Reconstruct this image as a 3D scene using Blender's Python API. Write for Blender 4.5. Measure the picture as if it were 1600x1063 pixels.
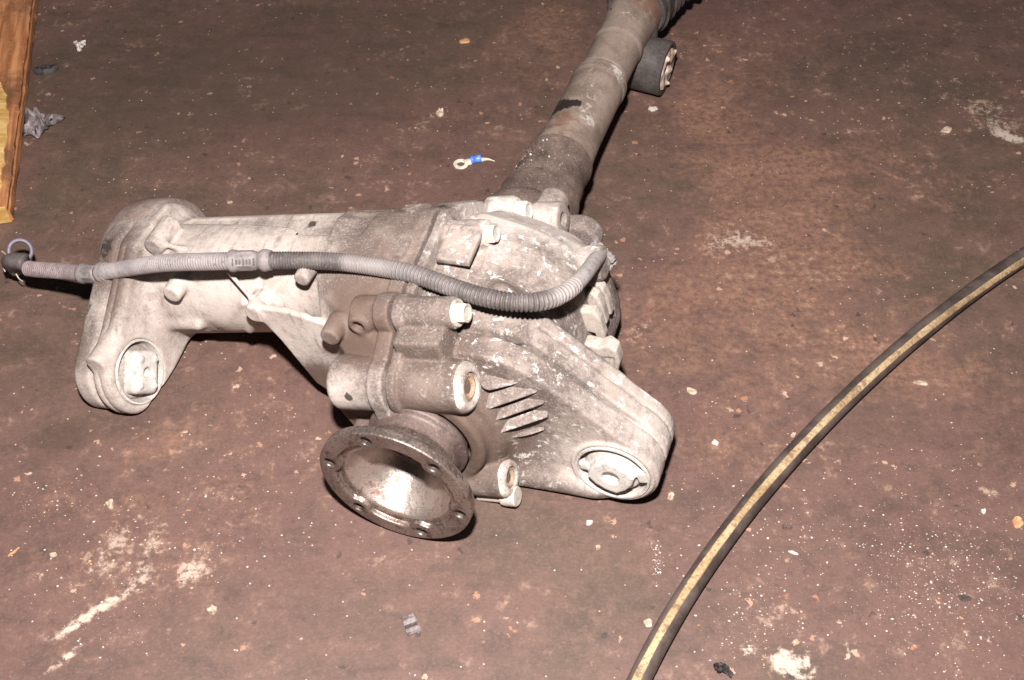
import bpy, bmesh, math, random
import numpy as np
from mathutils import Vector, Matrix
from math import radians as rad, sin, cos, pi

for o in list(bpy.data.objects):
    bpy.data.objects.remove(o, do_unlink=True)
SC = bpy.context.scene
COL = SC.collection
random.seed(7)
RNG = np.random.default_rng(11)

# ------------------------------------------------------------------ camera, light, exposure
CAM_H = 0.762
cam_d = bpy.data.cameras.new('camera')
cam_d.sensor_width = 23.6
cam_d.lens = 23.6 * 1900.0 / 1600.0
cam_d.clip_start = 0.02
cam_d.clip_end = 50.0
cam = bpy.data.objects.new('camera', cam_d)
COL.objects.link(cam)
cam.location = (0, 0, CAM_H)
cam.rotation_euler = (rad(90 - 48), 0, 0)
SC.camera = cam

w = bpy.data.worlds.new('World')
SC.world = w
w.use_nodes = True
bgn = w.node_tree.nodes['Background']
bgn.inputs[0].default_value = (0.82, 0.9, 1.0, 1)      # dim grey light of the workshop
bgn.inputs[1].default_value = 0.035

fl = bpy.data.lights.new('camera_flash', 'POINT')       # the flash on top of the camera
fl.energy = 126.0
fl.color = (1.0, 0.94, 0.915)
fl.shadow_soft_size = 0.022
flo = bpy.data.objects.new('camera_flash', fl)
COL.objects.link(flo)
flo.location = (-0.025, 0.115, CAM_H + 0.15)

SC.cycles.max_bounces = 4
SC.cycles.diffuse_bounces = 2
SC.cycles.glossy_bounces = 2
SC.cycles.caustics_reflective = False
SC.cycles.caustics_refractive = False
SC.view_settings.view_transform = 'Standard'
SC.view_settings.look = 'None'
SC.view_settings.exposure = 0.0
SC.view_settings.gamma = 1.0
SC.view_settings.use_curve_mapping = False

# ------------------------------------------------------------------ frames
CP = rad(48)
cR = np.array([1, 0, 0.]); cU = np.array([0, sin(CP), cos(CP)]); cB = np.array([0, -cos(CP), sin(CP)])
def ground(px, py, z=0.0):
    """floor position (or height z) of a point measured on the 1600x1063 photograph"""
    v = (px - 800) / 1900. * cR - (py - 531.5) / 1900. * cU - cB
    k = (z - CAM_H) / v[2]
    return np.array([0, 0, CAM_H]) + k * v
# frame of the differential: X = pinion axis, Y = axle axis, Z = up (rolled 18.7 deg about the axle)
DO = np.array([-.0824, .492, .06])
dY = np.array([.333, .943, 0]); dY /= np.linalg.norm(dY)
de = np.array([dY[1], -dY[0], 0.])
TT = rad(18.7)
dX = cos(TT) * de + sin(TT) * np.array([0, 0, 1.]); dZ = np.cross(dX, dY)
DM = np.stack([dX, dY, dZ], 1)
def wor(l): return DO + DM @ np.array(l, float)
def loc(q): return DM.T @ (np.array(q, float) - DO)

# ------------------------------------------------------------------ object helpers
def link(o, parent=None):
    COL.objects.link(o)
    if parent is not None: o.parent = parent
    return o
def mesh_obj(name, verts, faces, mats, parent=None, smooth=True, sharp=None, matidx=None):
    me = bpy.data.meshes.new(name)
    me.from_pydata([tuple(v) for v in verts], [], [tuple(f) for f in faces])
    return finish(name, me, mats, parent, smooth, sharp, matidx)
def finish(name, me, mats, parent=None, smooth=True, sharp=None, matidx=None):
    if not isinstance(mats, (list, tuple)): mats = [mats]
    for m in mats: me.materials.append(m)
    if smooth: me.polygons.foreach_set('use_smooth', np.ones(len(me.polygons), bool))
    if matidx is not None: me.polygons.foreach_set('material_index', np.array(matidx, np.int32))
    me.update()
    if sharp: me.set_sharp_from_angle(angle=rad(sharp))
    return link(bpy.data.objects.new(name, me), parent)
def bm_obj(name, bm, mats, parent=None, smooth=True, sharp=35):
    me = bpy.data.meshes.new(name)
    bmesh.ops.recalc_face_normals(bm, faces=bm.faces)
    bm.to_mesh(me); bm.free()
    return finish(name, me, mats, parent, smooth, sharp)
def thing(name, label, cat, M=None, group=None):
    o = bpy.data.objects.new(name, None)
    o.empty_display_size = .02
    COL.objects.link(o)
    if M is not None: o.matrix_world = M
    return tag(o, label, cat, group)
def tag(o, label=None, cat=None, group=None, kind=None):
    if label: o['label'] = label
    if cat: o['category'] = cat
    if group: o['group'] = group
    if kind: o['kind'] = kind
    return o
def basis(axis, hint=(0, 0, 1)):
    a = np.array(axis, float); a /= np.linalg.norm(a)
    h = np.array(hint, float)
    if abs(a @ h) > .95: h = np.array([0, 1., 0])
    u = np.cross(h, a); u /= np.linalg.norm(u)
    return u, np.cross(a, u), a
def lathe(name, prof, p0, axis, mat, parent=None, n=64, sharp=35, wob=0, seed=0, close=True):
    """prof: list of (distance along axis, radius)"""
    u, v, a = basis(axis); p0 = np.array(p0, float)
    r_ = np.random.default_rng(seed)
    V = []; F = []
    ph = r_.uniform(0, 6.28, 6)
    for i, (s, r) in enumerate(prof):
        for j in range(n):
            t = 2 * pi * j / n
            rr = r * (1 + wob * (sin(3 * t + ph[0] + i * .7) + .6 * sin(7 * t + ph[1] + i * 1.9) + .4 * sin(13 * t + ph[2] + 2.7 * i)))
            V.append(p0 + a * s + rr * (cos(t) * u + sin(t) * v))
    for i in range(len(prof) - 1):
        for j in range(n):
            k = (j + 1) % n
            F.append((i * n + j, i * n + k, (i + 1) * n + k, (i + 1) * n + j))
    if close:
        if prof[0][1] > 1e-6: F.append(tuple(range(n))[::-1])
        if prof[-1][1] > 1e-6: F.append(tuple((len(prof) - 1) * n + j for j in range(n)))
    return mesh_obj(name, V, F, mat, parent, True, sharp)
def catmull(P, per=10):
    P = [np.array(p, float) for p in P]
    Q = [2 * P[0] - P[1]] + P + [2 * P[-1] - P[-2]]
    out = []
    for i in range(1, len(Q) - 2):
        for k in range(per):
            t = k / per
            out.append(.5 * (2 * Q[i] + (Q[i + 1] - Q[i - 1]) * t + (2 * Q[i - 1] - 5 * Q[i] + 4 * Q[i + 1] - Q[i + 2]) * t * t + (3 * Q[i] - Q[i - 1] - 3 * Q[i + 1] + Q[i + 2]) * t ** 3))
    out.append(P[-1])
    return np.array(out)
def resample(P, step):
    d = np.r_[0, np.cumsum(np.linalg.norm(np.diff(P, axis=0), axis=1))]
    n = max(2, int(round(d[-1] / step)))
    s = np.linspace(0, d[-1], n + 1)
    return np.stack([np.interp(s, d, P[:, k]) for k in range(3)], 1), s
def sweep(P, rad_fn, n=20, up=(0, 0, 1)):
    """tube along a dense path; rad_fn(i, s, theta array) -> radii. returns verts, faces"""
    P = np.asarray(P, float)
    T = np.gradient(P, axis=0); T /= np.linalg.norm(T, axis=1)[:, None]
    s = np.r_[0, np.cumsum(np.linalg.norm(np.diff(P, axis=0), axis=1))]
    V = []; th = np.arange(n) * 2 * pi / n
    for i in range(len(P)):
        u = np.cross(T[i], up); u /= np.linalg.norm(u); v = np.cross(u, T[i])
        r = np.broadcast_to(rad_fn(i, s[i], th), (n,))
        V.append(P[i] + r[:, None] * (np.cos(th)[:, None] * u + np.sin(th)[:, None] * v))
    V = np.concatenate(V); F = []
    for i in range(len(P) - 1):
        for j in range(n):
            k = (j + 1) % n
            F.append((i * n + j, i * n + k, (i + 1) * n + k, (i + 1) * n + j))
    F.append(tuple(range(n))[::-1]); F.append(tuple((len(P) - 1) * n + j for j in range(n)))
    return V, F

# ------------------------------------------------------------------ cast shapes: signed distance field -> mesh
def smin(a, b, k):
    if k <= 0: return np.minimum(a, b)
    h = np.maximum(k - np.abs(a - b), 0) / k
    return np.minimum(a, b) - h * h * k * .25
def smax(a, b, k): return -smin(-a, -b, k)
class Field:
    def __init__(s, lo, hi, h):
        s.h = h; s.lo = np.array(lo, np.float32)
        s.n = [int(math.ceil((b - a) / h)) + 1 for a, b in zip(lo, hi)]
        s.ax = [np.float32(l) + np.arange(n, dtype=np.float32) * np.float32(h) for l, n in zip(lo, s.n)]
        s.D = np.full(s.n, .05, np.float32)
    def _sl(s, lo, hi, m):
        out = []
        for i in range(3):
            a = max(0, int((lo[i] - m - s.lo[i]) / s.h)); b = min(s.n[i], int((hi[i] + m - s.lo[i]) / s.h) + 2)
            if b <= a: return None
            out.append(slice(a, b))
        return tuple(out)
    def _g(s, sl): return (s.ax[0][sl[0]][:, None, None], s.ax[1][sl[1]][None, :, None], s.ax[2][sl[2]][None, None, :])
    def add(s, prim, k=0.):
        fn, lo, hi = prim
        sl = s._sl(lo, hi, max(k, .004) + 3 * s.h)
        if sl is None: return
        s.D[sl] = smin(s.D[sl], fn(*s._g(sl)), k)
    def cut(s, prim, k=0.):
        fn, lo, hi = prim
        sl = s._sl(lo, hi, max(k, .004) + 3 * s.h)
        if sl is None: return
        s.D[sl] = smax(s.D[sl], -fn(*s._g(sl)), k)
    def clip(s, fn, k=0.):
        sl = tuple(slice(0, n) for n in s.n)
        s.D = smax(s.D, fn(*s._g(sl)), k).astype(np.float32)
    def mesh(s, relax=2):
        D = s.D
        D[0] = D[-1] = .01; D[:, 0] = D[:, -1] = .01; D[:, :, 0] = D[:, :, -1] = .01
        I = D < 0
        nx, ny, nz = D.shape
        c = [I[dx:nx - 1 + dx, dy:ny - 1 + dy, dz:nz - 1 + dz] for dx in (0, 1) for dy in (0, 1) for dz in (0, 1)]
        allin = c[0].copy(); anyin = c[0].copy()
        for q in c[1:]: allin &= q; anyin |= q
        act = anyin & ~allin
        ci, cj, ck = np.nonzero(act)
        idx = np.full(act.shape, -1, np.int32); idx[ci, cj, ck] = np.arange(len(ci))
        acc = np.zeros((len(ci), 3)); cnt = np.zeros(len(ci))
        cr = [(dx, dy, dz) for dx in (0, 1) for dy in (0, 1) for dz in (0, 1)]
        for p in cr:
            for ax in range(3):
                if p[ax]: continue
                q = list(p); q[ax] = 1
                d0 = D[ci + p[0], cj + p[1], ck + p[2]]; d1 = D[ci + q[0], cj + q[1], ck + q[2]]
                m = (d0 < 0) != (d1 < 0)
                t = np.where(m, d0 / np.where(m, d0 - d1, 1), 0)
                pos = np.array(p, float)[None, :].repeat(len(ci), 0); pos[:, ax] += t
                acc[m] += pos[m]; cnt[m] += 1
        V = (np.stack([ci, cj, ck], 1) + acc / cnt[:, None]) * s.h + s.lo
        Q = []
        for ax in range(3):
            sh = [slice(1, n - 1) for n in D.shape]; sh[ax] = slice(0, D.shape[ax] - 1)
            sh2 = list(sh); sh2[ax] = slice(1, D.shape[ax])
            a0 = I[tuple(sh)]; a1 = I[tuple(sh2)]
            for flip in (0, 1):
                m = (a0 & ~a1) if not flip else (~a0 & a1)
                e = [x + sh[i].start for i, x in enumerate(np.nonzero(m))]
                b, cc = [(1, 2), (2, 0), (0, 1)][ax]
                def cell(db, dc):
                    r = [x.copy() for x in e]; r[b] = r[b] - db; r[cc] = r[cc] - dc
                    return idx[r[0], r[1], r[2]]
                quad = np.stack([cell(1, 1), cell(0, 1), cell(0, 0), cell(1, 0)], 1)
                if flip: quad = quad[:, ::-1]
                Q.append(quad)
        Q = np.concatenate(Q); Q = Q[(Q >= 0).all(1)]
        for _ in range(relax):
            A = np.zeros_like(V); n = np.zeros(len(V))
            for k in range(4):
                np.add.at(A, Q[:, k], V[Q[:, (k + 1) % 4]] + V[Q[:, (k - 1) % 4]]); np.add.at(n, Q[:, k], 2)
            V = V * .5 + .5 * A / n[:, None]
        return V, Q
def quads_obj(name, V, Q, mats, parent, mask=None, alpha=None):
    me = bpy.data.meshes.new(name)
    me.vertices.add(len(V)); me.vertices.foreach_set('co', V.astype(np.float32).ravel())
    me.loops.add(Q.size); me.loops.foreach_set('vertex_index', Q.astype(np.int32).ravel())
    me.polygons.add(len(Q)); me.polygons.foreach_set('loop_start', np.arange(0, Q.size, 4, dtype=np.int32))
    me.update(calc_edges=True)
    if mask is not None:
        at = me.attributes.new('mask', 'FLOAT_COLOR', 'POINT')
        at.data.foreach_set('color', np.c_[mask, np.zeros(len(V)) if alpha is None else alpha].astype(np.float32).ravel())
    return finish(name, me, mats, parent, True)
# primitives (field function, bounds low, bounds high)
def p_cyl(ax, c, r, a0, a1, rnd=.002, r1=None):
    o = [i for i in range(3) if i != ax]
    R = max(r, r1 or r)
    lo = [0] * 3; hi = [0] * 3
    lo[ax], hi[ax] = a0, a1
    for q, i in zip(c, o): lo[i], hi[i] = q - R, q + R
    def fn(*g):
        rr = np.sqrt((g[o[0]] - c[0]) ** 2 + (g[o[1]] - c[1]) ** 2)
        rl = r if r1 is None else r + (r1 - r) * np.clip((g[ax] - a0) / (a1 - a0), 0, 1)
        dx = rr - rl + rnd; dy = np.abs(g[ax] - (a0 + a1) / 2) - (a1 - a0) / 2 + rnd
        return np.sqrt(np.maximum(dx, 0) ** 2 + np.maximum(dy, 0) ** 2) + np.minimum(np.maximum(dx, dy), 0) - rnd
    return fn, lo, hi
def p_tubeseg(p0, p1, r0, r1):
    p0 = np.array(p0, float); p1 = np.array(p1, float); d = p1 - p0; L2 = d @ d
    R = max(r0, r1)
    def fn(x, y, z):
        t = np.clip(((x - p0[0]) * d[0] + (y - p0[1]) * d[1] + (z - p0[2]) * d[2]) / L2, 0, 1)
        return np.sqrt((x - p0[0] - t * d[0]) ** 2 + (y - p0[1] - t * d[1]) ** 2 + (z - p0[2] - t * d[2]) ** 2) - (r0 + (r1 - r0) * t)
    return fn, np.minimum(p0, p1) - R, np.maximum(p0, p1) + R
def p_flatcyl(p0, p1, r0, r1=None, rnd=.0015):
    """cylinder with flat ends between two points"""
    p0 = np.array(p0, float); p1 = np.array(p1, float); d = p1 - p0; L = np.linalg.norm(d); d = d / L
    r1 = r0 if r1 is None else r1; R = max(r0, r1)
    def fn(x, y, z):
        t = (x - p0[0]) * d[0] + (y - p0[1]) * d[1] + (z - p0[2]) * d[2]
        rr = np.sqrt(np.maximum((x - p0[0]) ** 2 + (y - p0[1]) ** 2 + (z - p0[2]) ** 2 - t * t, 0))
        dx = rr - (r0 + (r1 - r0) * np.clip(t / L, 0, 1)) + rnd; dy = np.abs(t - L / 2) - L / 2 + rnd
        return np.sqrt(np.maximum(dx, 0) ** 2 + np.maximum(dy, 0) ** 2) + np.minimum(np.maximum(dx, dy), 0) - rnd
    return fn, np.minimum(p0, p1) - R, np.maximum(p0, p1) + R
def p_box(c, h, rnd=.002, R=None):
    c = np.array(c, float); h = np.array(h, float)
    R = np.eye(3) if R is None else np.array(R, float)        # rows: box axes
    ext = np.abs(R.T) @ h
    def fn(x, y, z):
        q = []
        for i in range(3):
            q.append(np.abs(R[i, 0] * (x - c[0]) + R[i, 1] * (y - c[1]) + R[i, 2] * (z - c[2])) - h[i] + rnd)
        return np.sqrt(sum(np.maximum(k, 0) ** 2 for k in q)) + np.minimum(np.maximum(np.maximum(q[0], q[1]), q[2]), 0) - rnd
    return fn, c - ext, c + ext
def poly_sd(P, a, b):
    d = None; s = None; n = len(P)
    for i in range(n):
        x0, y0 = P[i]; x1, y1 = P[i - 1]
        ex, ey = x1 - x0, y1 - y0
        wx, wy = a - x0, b - y0
        t = np.clip((wx * ex + wy * ey) / (ex * ex + ey * ey), 0, 1)
        dd = (wx - ex * t) ** 2 + (wy - ey * t) ** 2
        d = dd if d is None else np.minimum(d, dd)
        c1 = b >= y0; c2 = b < y1; c3 = ex * wy > ey * wx
        fl = (c1 & c2 & c3) | (~c1 & ~c2 & ~c3)
        s = fl if s is None else s ^ fl
    d = np.sqrt(d)
    return np.where(s, -d, d)
def p_ext(ax, P, a0, a1, rnd=.002, off=0., dent=None):
    """polygon P (in the other two axes) extruded along ax, grown by off, edges rounded"""
    o = [i for i in range(3) if i != ax]
    P = [tuple(q) for q in P]
    lo = [0] * 3; hi = [0] * 3; lo[ax], hi[ax] = a0, a1
    for k, i in enumerate(o): lo[i] = min(q[k] for q in P) - off; hi[i] = max(q[k] for q in P) + off
    def fn(*g):
        d2 = poly_sd(P, np.squeeze(g[o[0]], ax) + 0 * np.squeeze(g[o[1]], ax), np.squeeze(g[o[1]], ax) + 0 * np.squeeze(g[o[0]], ax))
        d2 = np.expand_dims(d2, ax) - off
        dx = d2 + rnd; dy = np.abs(g[ax] - (a0 + a1) / 2) - (a1 - a0) / 2 + rnd
        return np.sqrt(np.maximum(dx, 0) ** 2 + np.maximum(dy, 0) ** 2) + np.minimum(np.maximum(dx, dy), 0) - rnd
    return fn, lo, hi
def hull2(circles, n=40):
    """convex outline round several circles (x, y, r)"""
    pts = []
    for x, y, r in circles:
        for k in range(n): pts.append((x + r * cos(2 * pi * k / n), y + r * sin(2 * pi * k / n)))
    pts = sorted(set(pts)); out = []
    for seq in (pts, pts[::-1]):
        h = []
        for q in seq:
            while len(h) > 1 and (h[-1][0] - h[-2][0]) * (q[1] - h[-2][1]) - (h[-1][1] - h[-2][1]) * (q[0] - h[-2][0]) <= 0: h.pop()
            h.append(q)
        out += h[:-1]
    res = [out[0]]
    for q in out[1:]:
        if math.hypot(q[0] - res[-1][0], q[1] - res[-1][1]) > .0012: res.append(q)
    return res
def p_loft(P, c0, x0, x1, shape, rnd=.004, nudge=0.):
    """polygon P (y, z) about centre c0, scaled and shifted along X: shape(t) -> (scale_y, scale_z, cy, cz)"""
    S = [shape(t) for t in np.linspace(0, 1, 9)]
    lo = [x0, 9, 9]; hi = [x1, -9, -9]
    for sy, sz, cy, cz in S:
        for q in P:
            y = cy + (q[0] - c0[0]) * sy; z = cz + (q[1] - c0[1]) * sz
            lo[1] = min(lo[1], y); hi[1] = max(hi[1], y); lo[2] = min(lo[2], z); hi[2] = max(hi[2], z)
    def fn(x, y, z):
        t = np.clip((x - x0) / (x1 - x0), 0, 1)
        out = np.empty(np.broadcast(x, y, z).shape, np.float32)
        for i in range(out.shape[0]):
            sy, sz, cy, cz = shape(float(t[i, 0, 0]))
            a = (y[0] - cy) / sy + c0[0]; b = (z[0] - cz) / sz + c0[1]
            out[i] = poly_sd(P, a + 0 * b, b + 0 * a) * min(sy, sz)
        dx = out - nudge + rnd; dy = np.abs(x - (x0 + x1) / 2) - (x1 - x0) / 2 + rnd
        return np.sqrt(np.maximum(dx, 0) ** 2 + np.maximum(dy, 0) ** 2) + np.minimum(np.maximum(dx, dy), 0) - rnd
    return fn, lo, hi
def p_groove(ax, P, a0, a1, depth):
    """groove of given depth running round the rim of an extruded outline"""
    fo, lo, hi = p_ext(ax, P, a0, a1, .0004, .02)
    o = [i for i in range(3) if i != ax]
    def fn(*g):
        A = np.squeeze(g[o[0]], ax) + 0 * np.squeeze(g[o[1]], ax); B = np.squeeze(g[o[1]], ax) + 0 * np.squeeze(g[o[0]], ax)
        d2 = np.expand_dims(poly_sd(P, A, B), ax)
        return np.maximum(-(d2 + depth), np.abs(g[ax] - (a0 + a1) / 2) - (a1 - a0) / 2)
    return fn, lo, hi
def floor_clip(x, y, z): return .004 - (DO[2] + dX[2] * x + dY[2] * y + dZ[2] * z)

# ------------------------------------------------------------------ materials
class NT:
    def __init__(s, name):
        s.m = bpy.data.materials.new(name); s.m.use_nodes = True
        s.t = s.m.node_tree; s.b = s.t.nodes['Principled BSDF']
        s.tc = s.t.nodes.new('ShaderNodeTexCoord')
    def n(s, typ, **kw):
        q = s.t.nodes.new('ShaderNode' + typ)
        for k, v in kw.items(): setattr(q, k, v)
        return q
    def l(s, a, b): s.t.links.new(a, b)
    def inp(s, sock, v):
        if hasattr(v, 'is_output') or hasattr(v, 'links'): s.l(v, sock)
        elif isinstance(v, (tuple, list)) and len(v) == 3 and sock.type == 'RGBA': sock.default_value = (*v, 1)
        else: sock.default_value = v
    def noise(s, scale, detail=4, rough=.55, vec=None, dist=0., col=False):
        q = s.n('TexNoise'); s.inp(q.inputs['Scale'], scale); q.inputs['Detail'].default_value = detail
        q.inputs['Roughness'].default_value = rough; q.inputs['Distortion'].default_value = dist
        s.l(vec or s.tc.outputs['Object'], q.inputs['Vector'])
        return q.outputs['Color' if col else 'Fac']
    def voro(s, scale, vec=None, out='Distance', rnd=1.):
        q = s.n('TexVoronoi'); q.inputs['Scale'].default_value = scale; q.inputs['Randomness'].default_value = rnd
        s.l(vec or s.tc.outputs['Object'], q.inputs['Vector'])
        return q.outputs[out]
    def map(s, scale=(1, 1, 1), loc=(0, 0, 0), rot=(0, 0, 0), vec=None):
        q = s.n('Mapping'); q.inputs['Scale'].default_value = scale; q.inputs['Location'].default_value = loc; q.inputs['Rotation'].default_value = rot
        s.l(vec or s.tc.outputs['Object'], q.inputs['Vector']); return q.outputs['Vector']
    def step(s, v, a, b, lo=0., hi=1.):
        q = s.n('MapRange', interpolation_type='SMOOTHSTEP')
        s.inp(q.inputs['Value'], v); q.inputs['From Min'].default_value = a; q.inputs['From Max'].default_value = b
        q.inputs['To Min'].default_value = lo; q.inputs['To Max'].default_value = hi
        return q.outputs['Result']
    def math(s, op, a, b=0., c=None):
        q = s.n('Math', operation=op); s.inp(q.inputs[0], a); s.inp(q.inputs[1], b)
        if c is not None: s.inp(q.inputs[2], c)
        return q.outputs[0]
    def bump(s, h, strength=.3, dist=.001, prev=None):
        q = s.n('Bump'); q.inputs['Strength'].default_value = strength; q.inputs['Distance'].default_value = dist
        s.l(h, q.inputs['Height'])
        if prev is not None: s.l(prev, q.inputs['Normal'])
        return q.outputs['Normal']
    def out(s, col, rough=.7, metal=0., normal=None, spec=.4):
        s.inp(s.b.inputs['Base Color'], col); s.inp(s.b.inputs['Roughness'], rough); s.inp(s.b.inputs['Metallic'], metal)
        s.b.inputs['Specular IOR Level'].default_value = spec
        if normal is not None: s.l(normal, s.b.inputs['Normal'])
        return s.m
# Mix node RGBA sockets are looked up by identifier because names repeat per data type
def _mix(s, f, a, b, blend='MIX'):
    q = s.n('Mix', data_type='RGBA', blend_type=blend)
    d = {k.identifier: k for k in q.inputs}
    s.inp(d['Factor_Float'], f); s.inp(d['A_Color'], a); s.inp(d['B_Color'], b)
    return [k for k in q.outputs if k.identifier == 'Result_Color'][0]
NT.mix = _mix

def cast_material(name='cast_aluminium'):
    """dirty cast aluminium; mask attribute: R dust, G brown oily dirt, B white oxide"""
    t = NT(name)
    at = t.n('Attribute', attribute_name='mask'); sp = t.n('SeparateColor'); t.l(at.outputs['Color'], sp.inputs[0])
    R, G, B = sp.outputs
    n1 = t.noise(28, 5, .62); n2 = t.noise(160, 4, .65); n3 = t.noise(620, 2, .6); n4 = t.noise(70, 4, .7, dist=.6)
    # dust patches
    d = t.math('ADD', R, t.math('MULTIPLY', t.math('SUBTRACT', n1, .5), 1.15))
    d = t.math('ADD', d, t.math('MULTIPLY', t.math('SUBTRACT', n2, .5), .7))
    d = t.step(d, .02, 1.0)
    c = t.mix(d, (.128, .098, .086), (.50, .435, .392))
    # grainy salt and pepper of the sand-cast skin
    c = t.mix(t.step(n3, .52, .70, 0, .30), c, (.50, .45, .41))
    c = t.mix(t.math('MULTIPLY', t.step(n3, .47, .30, 0, .45), t.math('SUBTRACT', 1., t.math('MULTIPLY', d, .75))), c, (.080, .058, .050))
    c = t.mix(t.math('MULTIPLY', t.step(n1, .47, .64), t.step(n4, .40, .60, .15, .65)), c, (.30, .245, .205))
    sk = t.noise(1., 4, .65, t.map((150, 26, 26)), .5)
    sk = t.math('MULTIPLY', t.step(sk, .54, .66), t.step(n4, .42, .60, .1, .6))
    c = t.mix(sk, c, (.150, .112, .092))
    # oily brown dirt
    g = t.math('ADD', G, t.math('MULTIPLY', t.math('SUBTRACT', n4, .5), .9))
    g = t.math('MULTIPLY', t.step(g, .25, .85), t.step(n3, .25, .55, .55, 1))
    c = t.mix(t.math('MULTIPLY', g, .85), c, (.115, .074, .055))
    # white oxide crust
    v = t.noise(105, 5, .75, dist=.3)
    o = t.math('MULTIPLY', t.step(v, .565, .64), t.step(t.math('ADD', B, t.math('MULTIPLY', t.math('SUBTRACT', n1, .5), .8)), .15, .75))
    c = t.mix(t.math('MULTIPLY', o, .85), c, (.72, .70, .66))
    # tar and grease
    tar = t.step(t.math('ADD', at.outputs['Alpha'], t.math('MULTIPLY', t.math('SUBTRACT', n2, .5), 1.6)), .45, .75)
    k = t.math('MULTIPLY', t.step(n4, .70, .76), t.step(n1, .52, .62, 0, .7))
    c = t.mix(t.math('MAXIMUM', t.math('MULTIPLY', tar, .9), k), c, (.026, .020, .018))
    nb = t.bump(n3, .35, .0006); nb = t.bump(n2, .30, .0014, nb); nb = t.bump(v, .25, .0016, nb)
    return t.out(c, t.math('SUBTRACT', .82, t.math('MULTIPLY', g, .18)), 0, nb, .3)
M_CAST = cast_material()

def rusty_steel(name, a, b, spots=.5, rough=.6, metal=.0, sc=1., bump=.4):
    t = NT(name)
    n1 = t.noise(35 * sc, 6, .6); n3 = t.noise(420 * sc, 4, .65); n2 = t.noise(120 * sc, 5, .7)
    c = t.mix(t.step(n1, .35, .65), a, b)
    c = t.mix(t.step(n3, .56, .72, 0, spots), c, tuple(min(1, x * 2.6 + .03) for x in b))
    c = t.mix(t.step(n3, .45, .3, 0, .6), c, tuple(x * .35 for x in a))
    c = t.mix(t.step(n2, .58, .70, 0, .5), c, (.115, .058, .038))
    return t.out(c, rough, metal, t.bump(n3, bump, .0008, t.bump(n2, bump, .001)), .4)
M_NECK = rusty_steel('rusted_flange_steel', (.072, .050, .044), (.140, .102, .090), .35, .5)
def tube_material():
    """painted tube: dusty beige skin; mask R white scuffs, G black tar, B rust"""
    t = NT('dusty_axle_tube')
    at = t.n('Attribute', attribute_name='mask'); sp = t.n('SeparateColor'); t.l(at.outputs['Color'], sp.inputs[0])
    R, G, B = sp.outputs
    n1 = t.noise(30, 4, .6); n2 = t.noise(130, 4, .68); n3 = t.noise(520, 2, .6)
    c = t.mix(t.step(n1, .35, .65), (.165, .122, .098), (.27, .21, .172))
    c = t.mix(t.step(n3, .55, .72, 0, .25), c, (.45, .40, .34)); c = t.mix(t.step(n3, .45, .3, 0, .3), c, (.09, .065, .05))
    nz = t.math('MULTIPLY', t.math('SUBTRACT', n2, .5), 2.4)
    b = t.step(t.math('ADD', B, nz), .3, .85); c = t.mix(t.math('MULTIPLY', b, .7), c, (.16, .075, .045))
    r = t.step(t.math('ADD', R, nz), .4, .95); c = t.mix(t.math('MULTIPLY', r, .8), c, (.56, .52, .48))
    g = t.step(t.math('ADD', G, nz), .4, .8); c = t.mix(t.math('MULTIPLY', g, .95), c, (.018, .014, .013))
    return t.out(c, t.math('SUBTRACT', .6, t.math('MULTIPLY', g, .2)), 0, t.bump(n3, .2, .0005, t.bump(n2, .25, .001)), .4)
M_TUBE = tube_material()
M_COLLAR = rusty_steel('grimy_collar', (.092, .064, .053), (.165, .120, .100), .45, .7)
M_BOLT = rusty_steel('pale_bolt_steel', (.42, .375, .32), (.60, .55, .48), .3, .55)
M_BUSHM = rusty_steel('chalky_bush_metal', (.42, .385, .35), (.60, .56, .52), .25, .7, bump=.25)
M_RUBBER = rusty_steel('dusty_dark_rubber', (.040, .032, .030), (.085, .070, .064), .3, .7)
M_CAP = rusty_steel('brown_end_cap', (.16, .115, .10), (.25, .19, .165), .25, .7)

def turned(t):
    """fine concentric turning marks about the axle (object Y axis)"""
    mp = t.map((1, 0, 1)); ln = t.n('VectorMath', operation='LENGTH'); t.l(mp, ln.inputs[0])
    cb = t.n('CombineXYZ'); t.l(ln.outputs['Value'], cb.inputs[0])
    return t.noise(1700, 2, .6, cb.outputs[0])
def flange_material():
    t = NT('turned_flange_steel')
    n1 = t.noise(30, 4, .6); n3 = t.noise(480, 3, .65); n2 = t.noise(90, 5, .7); rg = turned(t)
    c = t.mix(t.step(n1, .35, .7), (.20, .155, .132), (.34, .275, .24))
    c = t.mix(t.step(rg, .45, .65, 0, .4), c, (.44, .375, .335))
    c = t.mix(t.step(n2, .52, .64, 0, .75), c, (.095, .050, .034))
    c = t.mix(t.step(n3, .52, .64, 0, .6), c, (.070, .042, .032))
    c = t.mix(t.step(n3, .40, .30, 0, .6), c, (.55, .49, .45))
    return t.out(c, t.step(n2, .4, .65, .34, .58), .8, t.bump(n3, .45, .0006, t.bump(rg, .25, .0002)), .5)
M_FLANGE = flange_material()
def dish_material():
    t = NT('bare_dished_steel')
    n1 = t.noise(26, 4, .6); n3 = t.noise(430, 3, .65); n2 = t.noise(75, 5, .7)
    c = t.mix(t.step(n1, .35, .65), (.34, .28, .25), (.52, .44, .39))
    c = t.mix(t.step(n2, .56, .66, 0, .7), c, (.20, .085, .050))
    c = t.mix(t.step(n3, .42, .3, 0, .6), c, (.10, .07, .06))
    return t.out(c, t.step(n2, .4, .7, .40, .60), .85, t.bump(n3, .5, .0006, t.bump(turned(t), .3, .0003, t.bump(n2, .2, .0006))), .5)
M_DISH = dish_material()

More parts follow.
